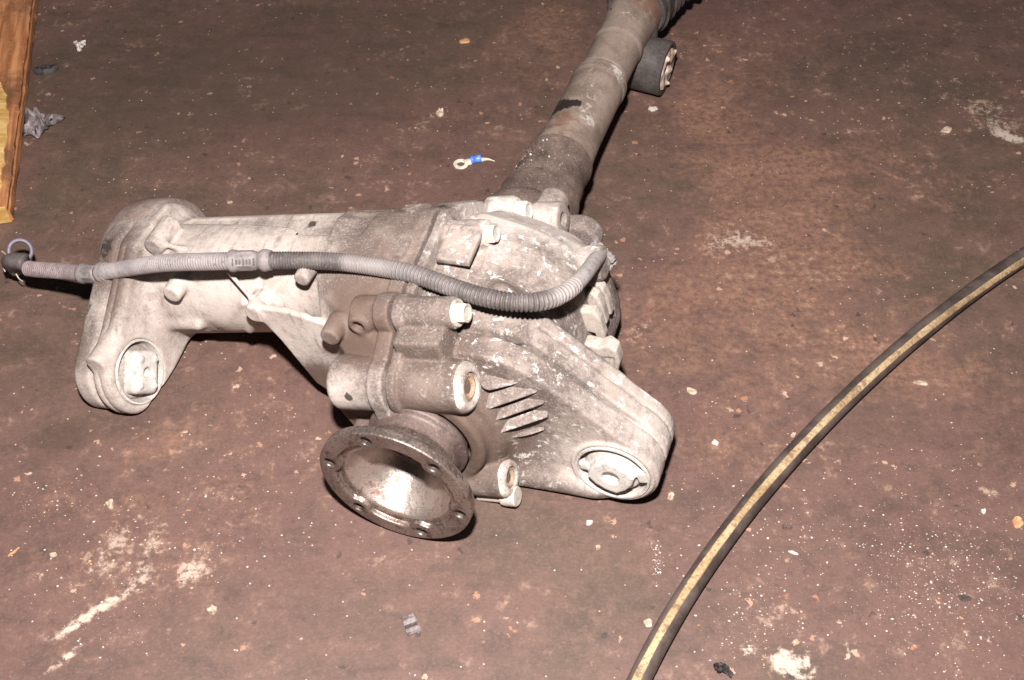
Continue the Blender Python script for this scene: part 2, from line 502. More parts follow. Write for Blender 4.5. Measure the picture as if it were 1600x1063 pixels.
# ------------------------------------------------------------------ the front differential
def masks(V, blobs, base):
    """surface dirt: base (dust, brown, oxide) plus soft patches (x, y, z, radius, d_dust, d_brown, d_oxide)"""
    m = np.tile(np.array(base, float), (len(V), 1))
    for b in blobs:
        w_ = np.exp(-(((V - np.array(b[:3])) ** 2).sum(1)) / (b[3] ** 2))
        m += w_[:, None] * np.array(b[4:7])
    return np.clip(m, 0, 1)
DMAT = Matrix([[*DM[i], DO[i]] for i in range(3)] + [[0, 0, 0, 1]])
diff = thing('front_differential', 'dirty cast aluminium front differential with round flange and long axle tube on brown floor', 'differential', DMAT)

# outline of the housing joint in the (y, z) plane
PJ = [(.050, -.055), (.038, .000), (.042, .038), (.066, .064), (.112, .086), (.175, .094), (.205, .086), (.238, .062), (.262, .020), (.265, -.030), (.245, -.062), (.10, -.072)]
PC = (.155, .012)

# --- left casting: pinion housing, nose and mount bracket
def build_left():
    f = Field((-.30, -.005, -.06), (-.003, .30, .155), .00115)
    # nose (arm)
    f.add(p_tubeseg((-.05, .152, .066), (-.262, .142, .071), .043, .046), 0)
    f.add(p_ext(0, [(.120, .050), (.125, .105), (.178, .1045), (.196, .085), (.190, .04)], -.238, -.03, .003), .010)
    f.cut(p_box((-.14, .160, .1085), (.09, .014, .0025), .001), .001)
    # bell
    f.add(p_loft(PJ, PC, -.080, -.0065, lambda t: ((lambda u: (.50 + .50 * u, .72 + .28 * u, .155 + 0 * u, .053 - .041 * u))(t ** .9)), .0016), .0015)
    # joint lip
    f.add(p_loft(PJ, PC, -.0190, -.0065, lambda t: (1, 1, *PC), .0010, .0042), .0008)
    # mount bracket: two slabs with a groove between, stepped rim
    o1 = hull2([(.056, .050, .0345), (.146, .084, .050)])
    o2 = hull2([(.056, .050, .0320), (.146, .082, .049)])
    f.add(p_ext(0, o1, -.260, -.240, .006), .010)
    f.add(p_ext(0, o2, -.282, -.262, .005), .003)
    f.cut(p_box((-.26, .17, .175), (.06, .1, .048), .003), .002)
    f.cut(p_groove(0, o2, -.2635, -.2600, .003), .001)
    f.cut(p_groove(0, o1, -.2515, -.2500, .0012), .001)
    # bush bore
    f.cut(p_cyl(0, (.055, .050), .0262, -.31, -.232, .001), .002)
    # gusset below the nose
    f.add(p_ext(1, [(-.132, .090), (-.120, .055), (-.110, .008), (-.100, -.004), (-.094, -.016), (-.083, -.022), (-.076, -.035), (-.05, -.035), (-.04, .06), (-.10, .085)], .089, .095, .0015), .004)
    # ribs on the nose
    def bar(p, q, r=.003, k=.005): f.add(p_tubeseg(p, q, r, r), k)
    bar((-.150, .106, .113), (-.131, .097, .085), .0018, .003)
    bar((-.195, .108, .050), (-.150, .103, .080), .002); bar((-.165, .108, .046), (-.130, .098, .078), .002)
    bar((-.235, .104, .058), (-.205, .100, .060), .005, .006); bar((-.222, .128, .120), (-.196, .130, .108), .0022, .004)
    # draw pin bosses, all facing -Y
    for (x, y, z, r, L) in ((-.228, .122, .121, .0080, .03), (-.205, .093, .097, .0075, .02), (-.250, .031, .080, .0085, .03), (-.130, .088, .082, .0078, .02), (-.0575, .073, .074, .0075, .02), (-.082, .101, .105, .0060, .015)):
        f.add(p_cyl(1, (x, z), r, y, y + L, .0015, r1=r * 1.15), .004)
    # bolt bosses on the bell
    f.add(p_cyl(0, (.094, .080), .0130, -.040, -.0065, .002), .0025)
    f.add(p_cyl(1, (-.033, .080), .0085, .079, .10, .002), .003)
    f.cut(p_cyl(1, (-.033, .080), .0042, .06, .0835, .0005), .001)
    f.add(p_cyl(0, (.060, .043), .0205, -.056, -.0065, .005), .002)
    f.add(p_cyl(0, (.182, .086), .013, -.04, -.0065, .004), .008)
    f.add(p_box((-.026, .165, .096), (.012, .030, .004), .002), .003)
    for cy, cz, r in ((.094, .080, .0150), (.060, .043, .0228), (.182, .086, .0150)): f.add(p_cyl(0, (cy, cz), r, -.0190, -.0065, .0010), .0008)
    # lower skirt
    f.add(p_ext(1, [(-.072, .02), (-.062, -.022), (-.035, -.05), (-.0065, -.055), (-.0065, .03)], .058, .075, .003), .005)
    f.add(p_box((-.046, .052, -.008), (.012, .008, .014), .003), .004)
    f.cut(p_tubeseg((-.0825, .0955, .116), (-.0815, .0955, .050), .0026, .0022), .0008)
    f.clip(lambda x, y, z: x + .0065 + 0 * y + 0 * z, 0)
    f.clip(floor_clip, .003)
    V, Q = f.mesh(1)
    m = masks(V, BLOB_L, (.54, .10, .06))
    return quads_obj('pinion_housing', V, Q, M_CAST, diff, m, masks(V, TAR_L, (0, 0, 0))[:, 0])
TAR_L = [(*p, r, a, 0, 0) for p, r, a in (((-.150, .150, .108), .0045, 1.3), ((-.128, .160, .107), .004, 1.), ((-.105, .165, .107), .005, 1.1), ((-.165, .135, .106), .0035, .9), ((-.07, .19, .1), .006, 1.),
         ((-.05, .195, .095), .006, 1.1), ((-.035, .2, .093), .005, 1.), ((-.275, .12, .127), .014, .8), ((-.262, .10, .118), .010, .7), ((-.280, .075, .10), .010, .6), ((-.273, .03, .075), .008, .5), ((-.235, .135, .127), .008, .8), ((-.215, .14, .122), .006, .6),
         ((-.070, .086, .080), .009, .8), ((-.076, .090, .100), .005, .7), ((-.036, .042, .048), .0045, 1.2), ((-.19, .097, .052), .010, .8), ((-.175, .10, .045), .008, .6), ((-.01, .2, .09), .008, .7), ((-.12, .135, .106), .003, 1.))]
TAR_R = [(*p, r, a, 0, 0) for p, r, a in (((.0, .235, .07), .01, .7), ((.09, .11, -.03), .004, .6), ((.05, .062, -.03), .01, .4))]
BLOB_L = [(-.18, .10, .07, .06, .32, -.15, 0), (-.12, .10, .06, .05, .40, -.1, 0), (-.16, .15, .11, .06, .12, 0, .1), (-.25, .05, .04, .06, .15, 0, .1),
          (-.05, .10, .07, .040, -.7, .55, 0), (-.055, .09, .06, .022, -.2, .4, 0), (-.03, .16, .09, .050, -.55, .3, .15), (-.02, .10, .08, .03, -.2, .2, 0), (-.02, .08, .06, .035, -.5, .45, 0),
          (-.045, .06, -.02, .03, -.4, .8, 0), (-.103, .09, .004, .024, -1.3, 1.2, 0), (-.075, .06, .0, .02, -.6, .6, 0), (-.075, .086, .065, .016, .9, -1., .2), (-.045, .042, .045, .020, .40, -.6, .2),
          (-.05, .21, .09, .035, -.5, .55, .3), (-.27, .115, .125, .028, -.5, .45, 0), (-.285, .05, .09, .022, -.35, .35, 0), (-.255, .085, .11, .02, -.3, .3, 0), (-.09, .2, .1, .04, .1, 0, .25), (-.19, .10, .05, .014, -.6, .5, 0), (-.272, .04, .085, .02, -.35, .3, 0), (-.25, .11, .12, .02, -.35, .25, 0), (-.245, .075, .105, .014, -.3, .2, 0), (-.24, .10, .05, .02, -.25, .15, 0), (-.285, .045, .045, .02, -.3, .1, 0), (-.16, .17, .105, .02, -.2, .1, 0), (-.015, .06, .02, .03, -.4, .2, 0)]
build_left()

# --- right casting: cover with bearing boss and mount arm
def build_right():
    f = Field((-.0055, .005, -.12), (.185, .315, .135), .00115)
    def sh(t): return (1 - .26 * t ** 1.6, 1 - .30 * t ** 1.5, .155 + .018 * t, .012 - .028 * t)
    f.add(p_loft(PJ, PC, -.0038, .089, sh, .024), 0)
    f.add(p_loft(PJ, PC, -.0038, .0035, lambda t: (1, 1, *PC), .0010, .0034), .0008)
    # mount arm
    arm = hull2([(.040, -.012, .070), (.124, -.060, .0350)])
    arm2 = hull2([(.045, .002, .060), (.1235, -.059, .0355)])
    f.add(p_ext(1, arm, .078, .0985, .0025), .008)
    f.add(p_ext(1, arm2, .1005, .129, .003), .003)
    f.cut(p_groove(1, hull2([(.075, -.028, .045), (.1235, -.059, .0355)]), .0983, .1012, .0032), .0008)
    f.cut(p_groove(1, hull2([(.075, -.028, .045), (.1235, -.059, .0355)]), .1165, .1180, .0012), .0008)
    f.add(p_tubeseg((.03, .115, .070), (.105, .105, -.018), .006, .004), .012)
    f.add(p_tubeseg((.055, .135, .062), (.120, .128, -.016), .007, .004), .014)
    f.add(p_tubeseg((.035, .076, -.066), (.100, .084, -.083), .011, .010), .012)
    f.cut(p_cyl(1, (.125, -.060), .0285, .070, .14, .001), .002)
    f.add(p_cyl(1, (.125, -.060), .0315, .0755, .10, .0012), .001)
    f.cut(p_cyl(1, (.125, -.060), .0282, .060, .14, .001), .001)
    # bearing boss round the axle
    f.add(p_cyl(1, (0, 0), .060, .058, .12, .006), .010)
    f.add(p_cyl(1, (0, 0), .050, .046, .10, .004), .006)
    f.cut(p_cyl(1, (0, 0), .0395, .03, .06, .001), .002)
    # bolt bosses along X
    f.add(p_cyl(0, (.094, .081), .0115, -.0038, .042, .0015), .0025)
    f.add(p_box((.018, .080, .066), (.0185, .014, .012), .002), .002)
    f.add(p_cyl(0, (.060, .043), .0190, -.0038, .050, .003), .0025)
    f.add(p_cyl(0, (.176, .084), .0105, -.0038, .034, .0015), .006)
    f.add(p_cyl(0, (.246, .048), .0130, -.0038, .020, .002), .004)
    f.add(p_cyl(0, (.262, .026), .0150, .024, .050, .003), .003)
    f.cut(p_cyl(0, (.262, .026), .0055, .046, .06, .001), .001)
    f.add(p_cyl(0, (.058, -.052), .0155, .000, .050, .003), .003)
    for cy, cz, r in ((.094, .080, .0142), (.060, .043, .0220), (.182, .086, .0142)): f.add(p_cyl(0, (cy, cz), r, -.0038, .0035, .0010), .0008)
    # raised pad by the joint
    f.add(p_box((.0225, .156, .0900), (.013, .017, .003), .0012, R=[[.975, 0, -.22], [0, .985, .15], [.22, -.15, .96]]), .002)
    # breather boss
    f.add(p_cyl(0, (.215, .020), .014, .06, .098, .003), .008)
    f.clip(floor_clip, .003)
    V, Q = f.mesh(1)
    m = masks(V, BLOB_R, (.22, .14, .42))
    return quads_obj('cover_housing', V, Q, M_CAST, diff, m, masks(V, TAR_R, (0, 0, 0))[:, 0])
BLOB_R = [(.02, .05, .0, .055, -.35, .45, -.35), (.03, .075, .045, .05, -.12, .2, 0), (.085, .10, .0, .04, .12, 0, .1), (.12, .12, -.03, .05, .1, 0, 0), (.05, .14, .075, .03, -.1, .1, .2), (.03, .215, .075, .030, .8, -.3, .1), (.065, .225, .04, .03, .6, -.2, .3), (.02, .245, .05, .03, .6, -.2, .2), (.108, .076, -.055, .026, 1.0, -.3, .1), (.145, .09, -.06, .03, .4, -.1, .1), (.0, .06, 0, .06, -.3, .3, -.3),
          (.06, .07, -.04, .03, -.2, .25, .3), (.06, .1, .05, .04, .05, 0, .5), (.14, .115, -.05, .04, .3, -.05, .1), (.02, .09, .07, .022, -.25, .15, -.2), (.03, .16, .09, .03, .15, 0, .2), (.06, .15, .06, .05, .1, .05, .35), (.10, .13, -.01, .03, .1, 0, .3)]
build_right()

# --- drive flange
def build_flange():
    f = Field((-.061, -.003, -.061), (.061, .060, .061), .0009)
    f.add(p_cyl(1, (0, 0), .0575, 0, .0085, .0012), 0)
    f.add(p_cyl(1, (0, 0), .0425, .004, .027, .002, r1=.0345), .006)
    f.add(p_cyl(1, (0, 0), .0345, .010, .056, .002), .004)
    f.add(p_cyl(1, (0, 0), .0385, .041, .047, .002), .004)
    f.cut(p_cyl(1, (0, 0), .0430, -.0015, .038, .004, r1=.014), .0008)   # funnel inside
    fn, lo, hi = p_cyl(1, (0, 0), .0455, -.01, .0045, .0008)
    lobes = [(.0495 * cos(a), .0495 * sin(a)) for a in [rad(32 + 60 * k) for k in range(6)]]
    def recess(x, y, z):
        d = fn(x, y, z)
        for c in lobes: d = smax(d, .0088 - np.sqrt((x - c[0]) ** 2 + (z - c[1]) ** 2) + 0 * y, .003)
        return d
    f.cut((recess, lo, hi), .0012)
    for c in lobes: f.cut(p_cyl(1, c, .0042, -.02, .02, .0003), .0008)
    V, Q = f.mesh(1)
    r = np.hypot(V[:, 0], V[:, 2])
    fr = np.hypot(V[Q].mean(1)[:, 0], V[Q].mean(1)[:, 2]); fy = V[Q].mean(1)[:, 1]
    o = quads_obj('drive_flange', V, Q, [M_FLANGE, M_NECK, M_DISH], diff)
    out = (fy > .0075) & (((fr > .0408) | (fy > .029)))
    dish = (fr < .0408) & (fr < .0430 - .029 * (fy + .0015) / .0395 + .0016) & (fy > .0042)
    o.data.polygons.foreach_set('material_index', np.where(dish, 2, out.astype(np.int32)).astype(np.int32)); o.data.update()
build_flange()

# --- axle tube
lathe('tube_collar', [(.255, .045), (.280, .044), (.288, .041), (.294, .0365), (.318, .0355), (.324, .0345), (.326, .0325), (.345, .0318), (.348, .0305), (.366, .0300), (.370, .0310), (.376, .0306), (.3765, .028)], (0, 0, 0), (0, 1, 0), M_COLLAR, diff, 72, 30, .006, 3)
def axle_tube():
    prof = [(.374, .0270), (.376, .0290), (.395, .0274), (.42, .0264), (.47, .0260), (.488, .0262), (.492, .0272), (.500, .0272), (.5022, .0262), (.5030, .0230), (.506, .0230), (.509, .0238), (.555, .0241), (.560, .0252), (.565, .0252), (.567, .0236), (.571, .0236), (.600, .0257), (.625, .0270), (.640, .0270)]
    ss = np.unique(np.r_[np.arange(.374, .640, .0022), [p[0] for p in prof]])
    rr = np.interp(ss, [p[0] for p in prof], [p[1] for p in prof])
    o = lathe('axle_tube', list(zip(ss, rr)), (0, 0, 0), (0, 1, 0), M_TUBE, diff, 96, 30, .0012, 5)
    V = np.array([v.co[:] for v in o.data.vertices])
    m = masks(V, [(.004, .400, .024, .02, 0, .1, .5), (-.006, .428, .026, .009, 0, 1.3, 0), (.006, .430, .026, .006, 0, 1., 0), (-.02, .425, .02, .012, 0, .9, .1), (-.018, .440, .02, .010, 0, .8, 0),
                  (.012, .455, .024, .014, .4, 0, 0), (.010, .480, .024, .012, .25, 0, 0), (.020, .415, .017, .011, .75, 0, 0), (.014, .43, .022, .010, .45, 0, 0), (-.006, .405, .026, .012, .35, 0, .2), (-.02, .395, .015, .02, 0, .5, .3),
                  (.024, .500, .01, .010, .7, 0, 0), (.02, .495, .016, .008, .6, 0, .2), (.010, .590, .024, .02, .4, 0, .2), (.024, .62, .01, .02, 0, .2, .9), (0, .625, .026, .012, 0, .2, .5), (-.012, .6, .022, .006, 0, .6, 0)], (0, 0, .12))
    at = o.data.attributes.new('mask', 'FLOAT_COLOR', 'POINT'); at.data.foreach_set('color', np.c_[m, np.ones(len(V))].astype(np.float32).ravel())
axle_tube()

# far end of the tube: rubber boot and mount bush
lathe('boot_clamp', [(.628, .0290), (.630, .0310), (.640, .0318), (.642, .0305)], (0, 0, 0), (0, 1, 0), M_RUBBER, diff, 48, 30)
def boot():
    P = catmull([(0, .640, 0), (.002, .665, 0), (.012, .69, .002), (.034, .712, .006), (.062, .728, .012), (.095, .74, .018)], 14)
    P, s = resample(P, .0018)
    def rf(i, s, th): return .0345 - .10 * max(0, s - .03) * .4 + .0022 * sin(max(0, s - .022) * 2 * pi / .0135) * (s > .022) + .001 * np.sin(5 * th + 9 * s)
    V, F = sweep(P, rf, 40)
    return mesh_obj('rubber_boot', V, F, M_RUBBER, diff, True)
boot()

# --- bolts
def bolt(p, axis, r=.0075, h=.0065, washer=.0100, flange_h=.002, mat=None, name='bolt', rot=0., socket=True):
    u, v, a = basis(axis); p = np.array(p, float)
    bm = bmesh.new()
    def ring(s, rr, n=24, hexa=False, ph=0.):
        out = []
        for k in range(n):
            t = 2 * pi * k / n + ph
            q = rr
            if hexa:
                tt = (t - ph) % (pi / 3) - pi / 6
                q = rr * cos(pi / 6) / cos(tt)
            out.append(bm.verts.new(p + a * s + q * (cos(t) * u + sin(t) * v)))
        return out
    R = [ring(-.004, washer), ring(flange_h * .7, washer), ring(flange_h, washer * .93), ring(flange_h, r, hexa=True, ph=rot), ring(flange_h + h - .0008, r, hexa=True, ph=rot), ring(flange_h + h, r * .88, hexa=False, ph=rot)]
    if socket: R += [ring(flange_h + h, r * .68, ph=rot), ring(flange_h + h - .0012, r * .62, ph=rot)]
    for A, B in zip(R, R[1:]):
        for k in range(24): bm.faces.new((A[k], A[(k + 1) % 24], B[(k + 1) % 24], B[k]))
    bm.faces.new(R[0][::-1]); bm.faces.new(R[-1])
    return bm_obj(name, bm, mat or M_BOLT, diff, True, 30)
XA = (1, 0, 0)
bolt((.042, .094, .081), XA, rot=.2)
bolt((.034, .176, .084), XA, rot=.5)
bolt((.020, .246, .048), XA, .0085, .010, .0115, rot=.1)
# socket plugs in the big bosses (rust coloured recess, worn bright rim)
M_PLUG = rusty_steel('orange_rusty_plug', (.22, .135, .085), (.38, .27, .185), .4, .7)
def plug(p, r, mat_rim):
    ring_ = lathe('boss_rim', [(-.016, r * 1.0), (-.004, r * 1.02), (.000, r * .97), (.0025, r * .86), (.0034, r * .72), (.0030, r * .58), (-.001, r * .54), (-.001, 0.0)], p, XA, mat_rim, diff, 40, 50, .012, 2)
    lathe('plug', [(-.002, r * .55), (.0012, r * .53), (.0018, r * .42), (.0004, r * .34), (-.0008, r * .12), (-.0008, 0)], p, XA, M_PLUG, ring_, 30, 40, .02)
M_WORN = rusty_steel('worn_boss_aluminium', (.26, .21, .18), (.62, .57, .52), .5, .6, sc=1.6)
plug((.050, .060, .043), .0185, M_WORN)
plug((.050, .058, -.052), .0150, M_WORN)
lathe('stud', [(.022, .0058), (.042, .0058), (.0425, .0078), (.046, .0082), (.053, .0080), (.054, .0070)], (.0, .0535, -.0680), XA, M_BOLT, diff, 24, 30)

# ears of the tube flange
def ear(cx, cz, r):
    f = Field((cx - .035, .262, cz - .035), (cx + .035, .292, cz + .035), .0013)
    f.add(p_ext(1, hull2([(cx, cz, r), (cx * .5, cz * .5, r * .9)]), .268, .286, .004), 0)
    V, Q = f.mesh()
    return quads_obj('flange_ear', V, Q, M_CAST, diff, masks(V, [], (.35, .15, .1)))
ear(.052, -.004, .0175)
ear(.036, .030, .0125)

# --- rubber mounts
def bush(c, axis, hint, r, depth):
    """rubber mount pressed into a bore: outer sleeve, rubber, metal core with block"""
    u, v, a = basis(axis, hint); c = np.array(c, float)
    b = lathe('bush_sleeve', [(-depth, r), (.001, r), (.0018, r * .985), (.0018, r * .93), (-.002, r * .91), (-.006, r * .90), (-depth, r * .90)], c, axis, M_BUSHM, diff, 64, 35)
    lathe('bush_rubber', [(-depth + .002, r * .90), (-.005, r * .90), (-.0065, r * .84), (-.0045, r * .78), (-.004, r * .60), (-.004, 0)], c, axis, M_RUBDUST, b, 48, 40)
    return b, u, v, a
M_RUBDUST = rusty_steel('dust_caked_rubber', (.24, .20, .175), (.40, .35, .31), .3, .85)
# left mount: squared aluminium core with four dimples round a hole
bl, u_, v_, a_ = bush((-.2415, .055, .050), (1, 0, 0), (0, 0, 1), .0262, .036)
def core_left():
    f = Field((-.28, .025, .018), (-.222, .085, .082), .0008)
    q = math.sqrt(.5); Rr = [[1, 0, 0], [0, q, -q], [0, q, q]]
    def yz(a, b): return (.055 + q * (a + b), .0495 + q * (b - a))      # a: sideways, b: up in the bracket face
    c = yz(.0015, 0)
    f.add(p_box((-.254, *c), (.0200, .0135, .0175), .0055, R=Rr), 0)
    f.add(p_cyl(0, (.055, .050), .0200, -.275, -.249, .002), .004)
    for sa in (-1, 1):
        for sb in (-1, 1): f.add(p_cyl(0, yz(.0015 + sa * .0078, sb * .0105), .0026, -.245, -.2328, .0008), .0012)
    f.cut(p_cyl(0, c, .0040, -.240, -.22, .0006), .0015)
    V, Q = f.mesh(1)
    return quads_obj('bush_core', V, Q, M_BUSHM, bl)
core_left()
br, u_, v_, a_ = bush((.125, .0765, -.060), (0, -1, 0), (0, 0, 1), .0284, .05)
def core_right():
    f = Field((.09, .055, -.095), (.16, .13, -.025), .0008)
    f.add(p_ext(1, [(.125 + .0165 * cos(t) * (1.12 if k % 3 == 0 else 1), -.060 + .0165 * sin(t) * (1.12 if k % 3 == 0 else 1)) for k, t in enumerate(np.linspace(0, 2 * pi, 12, endpoint=False))], .0705, .12, .0025), 0)
    f.add(p_cyl(1, (.125, -.060), .0215, .0775, .12, .002), .002)
    f.cut(p_cyl(1, (.125, -.060), .0062, .06, .0755, .0008), .001)
    f.add(p_box((.1475, .080, -.062), (.004, .006, .006), .002), .002)
    f.add(p_box((.1035, .082, -.056), (.004, .006, .004), .002), .002)
    V, Q = f.mesh(1)
    return quads_obj('bush_core', V, Q, M_BUSHM, br)
core_right()

# cap on the end of the nose
lathe('end_cap', [(-.001, .046), (.006, .0505), (.012, .052), (.040, .052), (.044, .0505), (.046, .047)], (-.296, .160, .076), (1, 0, 0), M_CAP, diff, 72, 40)

# far mount bush below the tube end
FB = loc(ground(1043, 108, .029))
FA = loc(wor([0, 0, 0]) + np.array([.92, -.39, 0]))
mb = lathe('mount_bush', [(-.060, .0275), (-.002, .0280), (.0, .0272), (.0, .0235), (-.004, .022), (-.004, 0)], FB, FA, M_RUBBER, diff, 48, 35)
M_CRUMB = rusty_steel('crumbled_bush_face', (.40, .26, .17), (.66, .60, .55), .6, .85, sc=2.)
def crumbled():
    a = np.array(FA) / np.linalg.norm(FA); u, v, _ = basis(a); r_ = np.random.default_rng(9); B_ = np.array(FB)
    f = Field(B_ - .034, B_ + .034, .0011)
    f.add(p_flatcyl(B_ - a * .008, B_ - a * .001, .021), 0)
    for k in range(22):
        t = r_.uniform(0, 6.28); q = r_.uniform(.007, .0205); c = B_ + q * (cos(t) * u + sin(t) * v) + a * r_.uniform(-.004, -.0015)
        f.add(p_tubeseg(c, c + r_.normal(0, .003, 3), r_.uniform(.0018, .0030), r_.uniform(.0015, .0028)), .004)
    f.cut(p_flatcyl(B_ - a * .006, B_ + a * .01, .0055), .001)
    V, Q = f.mesh(1); quads_obj('bush_core', V, Q, M_CRUMB, mb)
crumbled()
# web between bush and tube
f_ = Field((-.05, .53, -.06), (.05, .66, .03), .0018)
f_.add(p_tubeseg((0, .628, 0), tuple(np.array(FB) - .035 * np.array(FA) / np.linalg.norm(FA)), .024, .022), .004)
V_, Q_ = f_.mesh(); quads_obj('bush_bracket', V_, Q_, M_RUBBER, diff)

# scalloped cooling fins on the far right side of the cover
def at_y(px, py, y):
    """point measured on the photograph lying at axle position y of the differential"""
    v = DM.T @ ((px - 800) / 1900. * cR - (py - 531.5) / 1900. * cU - cB); o = DM.T @ (np.array([0, 0, CAM_H]) - DO)
    return o + (y - o[1]) / v[1] * v
# tapered stiffening ribs fanning out from the bearing boss
M_CAST_RIB = rusty_steel('cast_rib_metal', (.19, .145, .12), (.34, .28, .235), .5, .75)
def rib(lo_px, tip_px, hgt, seed, up=0.):
    """wedge fin: broad lit back, sharp lower edge standing proud of the casting, pointed tip"""
    B = at_y(*lo_px, .0590 - up); C_ = at_y(*tip_px, .0750 - up); A = at_y(lo_px[0] - 6, lo_px[1] - hgt, .0650 - up)
    def plane(p, q, r, inside):
        n = np.cross(q - p, r - p); n /= np.linalg.norm(n)
        if (inside - p) @ n > 0: n = -n
        return n, p
    ins = (A + B + C_) / 3 + np.array([0, .006, 0])
    D = B + np.array([-.001, .02, -.006])
    PL = [plane(A, B, C_, ins), plane(B, C_, D, ins), plane(A, B, B + np.array([-.010, .02, 0]), ins), plane(A, C_, A + np.array([0, .02, .012]), ins)]
    PL.append((np.array([0, 1., 0]), np.array([0, .088, 0])))
    f = Field(np.minimum(np.minimum(A, B), C_) - .004, np.maximum(np.maximum(A, B), C_) + np.array([.004, .022, .004]), .0007)
    def fn(x, y, z):
        d = None
        for n, p in PL:
            q = n[0] * (x - p[0]) + n[1] * (y - p[1]) + n[2] * (z - p[2])
            d = q if d is None else smax(d, q, .0030)
        return d
    f.add((fn, f.lo, f.lo + f.h * np.array(f.n)), 0)
    V, Q = f.mesh(1)
    quads_obj('rib', V, Q, M_CAST, diff, np.tile(np.array([.26, .12, .45]), (len(V), 1)))
for i, (a, b, h, u) in enumerate((((754, 621), (808, 605), 13, .001), ((757, 647), (828, 621), 14, .0030), ((761, 667), (838, 639), 14, .0038), ((766, 687), (844, 660), 14, .0052), ((772, 705), (836, 683), 11, .0064))): rib(a, b, h, i, u)
M_FIN = rusty_steel('pale_fin_metal', (.32, .275, .235), (.44, .385, .335), .25, .8, bump=.2)
def fin(outline, y, th=.0045, grooves=()):
    P3 = [at_y(px, py, y) for px, py in outline]; P = [(p[0], p[2]) for p in P3]
    lo = np.min(P3, 0) - .006; hi = np.max(P3, 0) + .006; lo[1] = y - th - .004; hi[1] = y + th + .004
    f = Field(lo, hi, .0008)
    f.add(p_ext(1, P, y - th, y + th, .0016), 0)
    for a, b in grooves:
        f.cut(p_tubeseg(at_y(*a, y) + np.array([0, -th, 0]), at_y(*b, y) + np.array([0, -th, 0]), .0016, .0011), .0008)
    V, Q = f.mesh(1)
    quads_obj('cooling_fin', V, Q, M_FIN, diff)
fin([(905, 440), (918, 436), (932, 436), (945, 447), (953, 464), (958, 487), (950, 487), (943, 470), (932, 458), (905, 460)], .206)
fin([(905, 455), (924, 452), (936, 458), (945, 476), (951, 500), (945, 507), (936, 490), (905, 480)], .192)
fin([(908, 480), (930, 482), (940, 494), (948, 520), (945, 547), (938, 542), (932, 516), (908, 510)], .176)
fin([(915, 530), (938, 535), (952, 531), (966, 541), (972, 560), (963, 593), (955, 590), (940, 575), (915, 565)], .158, .006, (((946, 552), (948, 582)), ((953, 552), (954, 588)), ((960, 553), (960, 590))))

# crumbs of dirt lying on the upper ledges
def crumbs():
    r_ = np.random.default_rng(5); V = []; F = []; MI = []
    def c(p, s, mi):
        b = len(V); n = 5; a0 = r_.uniform(0, 6)
        for k in range(n): V.append(p + np.array([s * cos(a0 + k * 1.257) * r_.uniform(.6, 1.2), s * sin(a0 + k * 1.257), -s * .6]))
        V.append(p + np.array([0, 0, s * .8]))
        for k in range(n): F.append((b + k, b + (k + 1) % n, b + n)); MI.append(mi)
    for _ in range(420):
        t = r_.uniform(-1.2, .9); s_ = r_.uniform(.285, .372); R_ = np.interp(s_, [.285, .292, .30, .33, .345, .362, .376], [.043, .038, .0362, .0332, .0318, .0305, .031])
        c(np.array([R_ * sin(t), s_, R_ * cos(t)]), .0003 + .0011 * r_.random() ** 2, int(r_.choice(3, p=(.62, .12, .26))))
    o = mesh_obj('dirt_crumbs', V, F, [M_COLLAR, M_BOLT, M_NECK], diff, False, None, MI); o['kind'] = 'stuff'
crumbs()

# breather fitting where the corrugated hose ends
M_PLASTIC = rusty_steel('grey_plastic', (.15, .13, .13), (.28, .25, .245), .3, .6, bump=.3)
bf = at_y(931, 405, .222)
bax = np.array([.25, .75, -.6])
bfo = lathe('breather_fitting', [(-.006, .0066), (.000, .0080), (.006, .0082), (.010, .0078), (.013, .0070)], bf, bax, M_PLASTIC, diff, 28, 30, .02)
f_ = Field(bf - .025, bf + .025, .0010)
Rb = np.array([[.75, -.3, .59], [.35, .93, .03], [-.56, .19, .80]])
f_.add(p_box(bf + np.array([.003, .006, -.001]), (.0085, .0030, .0095), .0012, R=Rb), 0)
f_.add(p_box(bf + np.array([.006, .004, -.005]), (.0022, .0060, .0075), .0010, R=Rb), .001)
f_.add(p_box(bf + np.array([-.004, .003, .009]), (.0080, .0050, .0020), .0010, R=Rb), .001)
V_, Q_ = f_.mesh(1); V_ = V_ + RNG.normal(0, .0003, V_.shape); quads_obj('retaining_clip', V_, Q_, M_PLASTIC, bfo)

# ------------------------------------------------------------------ corrugated hose lying over the differential
M_COND_D = rusty_steel('dark_grey_conduit', (.080, .068, .066), (.135, .115, .112), .2, .5, bump=.1)
M_COND_L = rusty_steel('dusty_grey_conduit', (.165, .145, .142), (.245, .215, .210), .15, .65, bump=.15)
M_COND_P = rusty_steel('pinkish_conduit', (.165, .128, .128), (.27, .215, .215), .15, .65, bump=.15)
M_COND_W = rusty_steel('chalky_conduit_sleeve', (.28, .25, .24), (.38, .34, .325), .15, .75, bump=.2)
M_COND_M = rusty_steel('grey_conduit', (.125, .105, .100), (.205, .175, .168), .2, .55, bump=.12)
hp = [(18, 412, .045), (45, 420, .050), (95, 424, .060), (140, 428, .072), (165, 425, .082), (250, 412, .118), (330, 409, .132), (362, 408, .136), (425, 407, .140), (500, 408, .143), (560, 413, .145), (640, 427, .148), (700, 447, .152), (750, 463, .157), (800, 472, .160), (845, 471, .158), (882, 458, .150), (908, 436, .138), (928, 410, .122), (940, 394, .108)]
HP = [ground(x, y, z) for x, y, z in hp]
HB = HP[0].copy(); HB[2] = 0
hose = thing('corrugated_hose', 'thin grey corrugated plastic hose draped across the top of the differential', 'hose', Matrix.Translation(HB))
HPd, _ = resample(catmull(HP, 24), .00035)
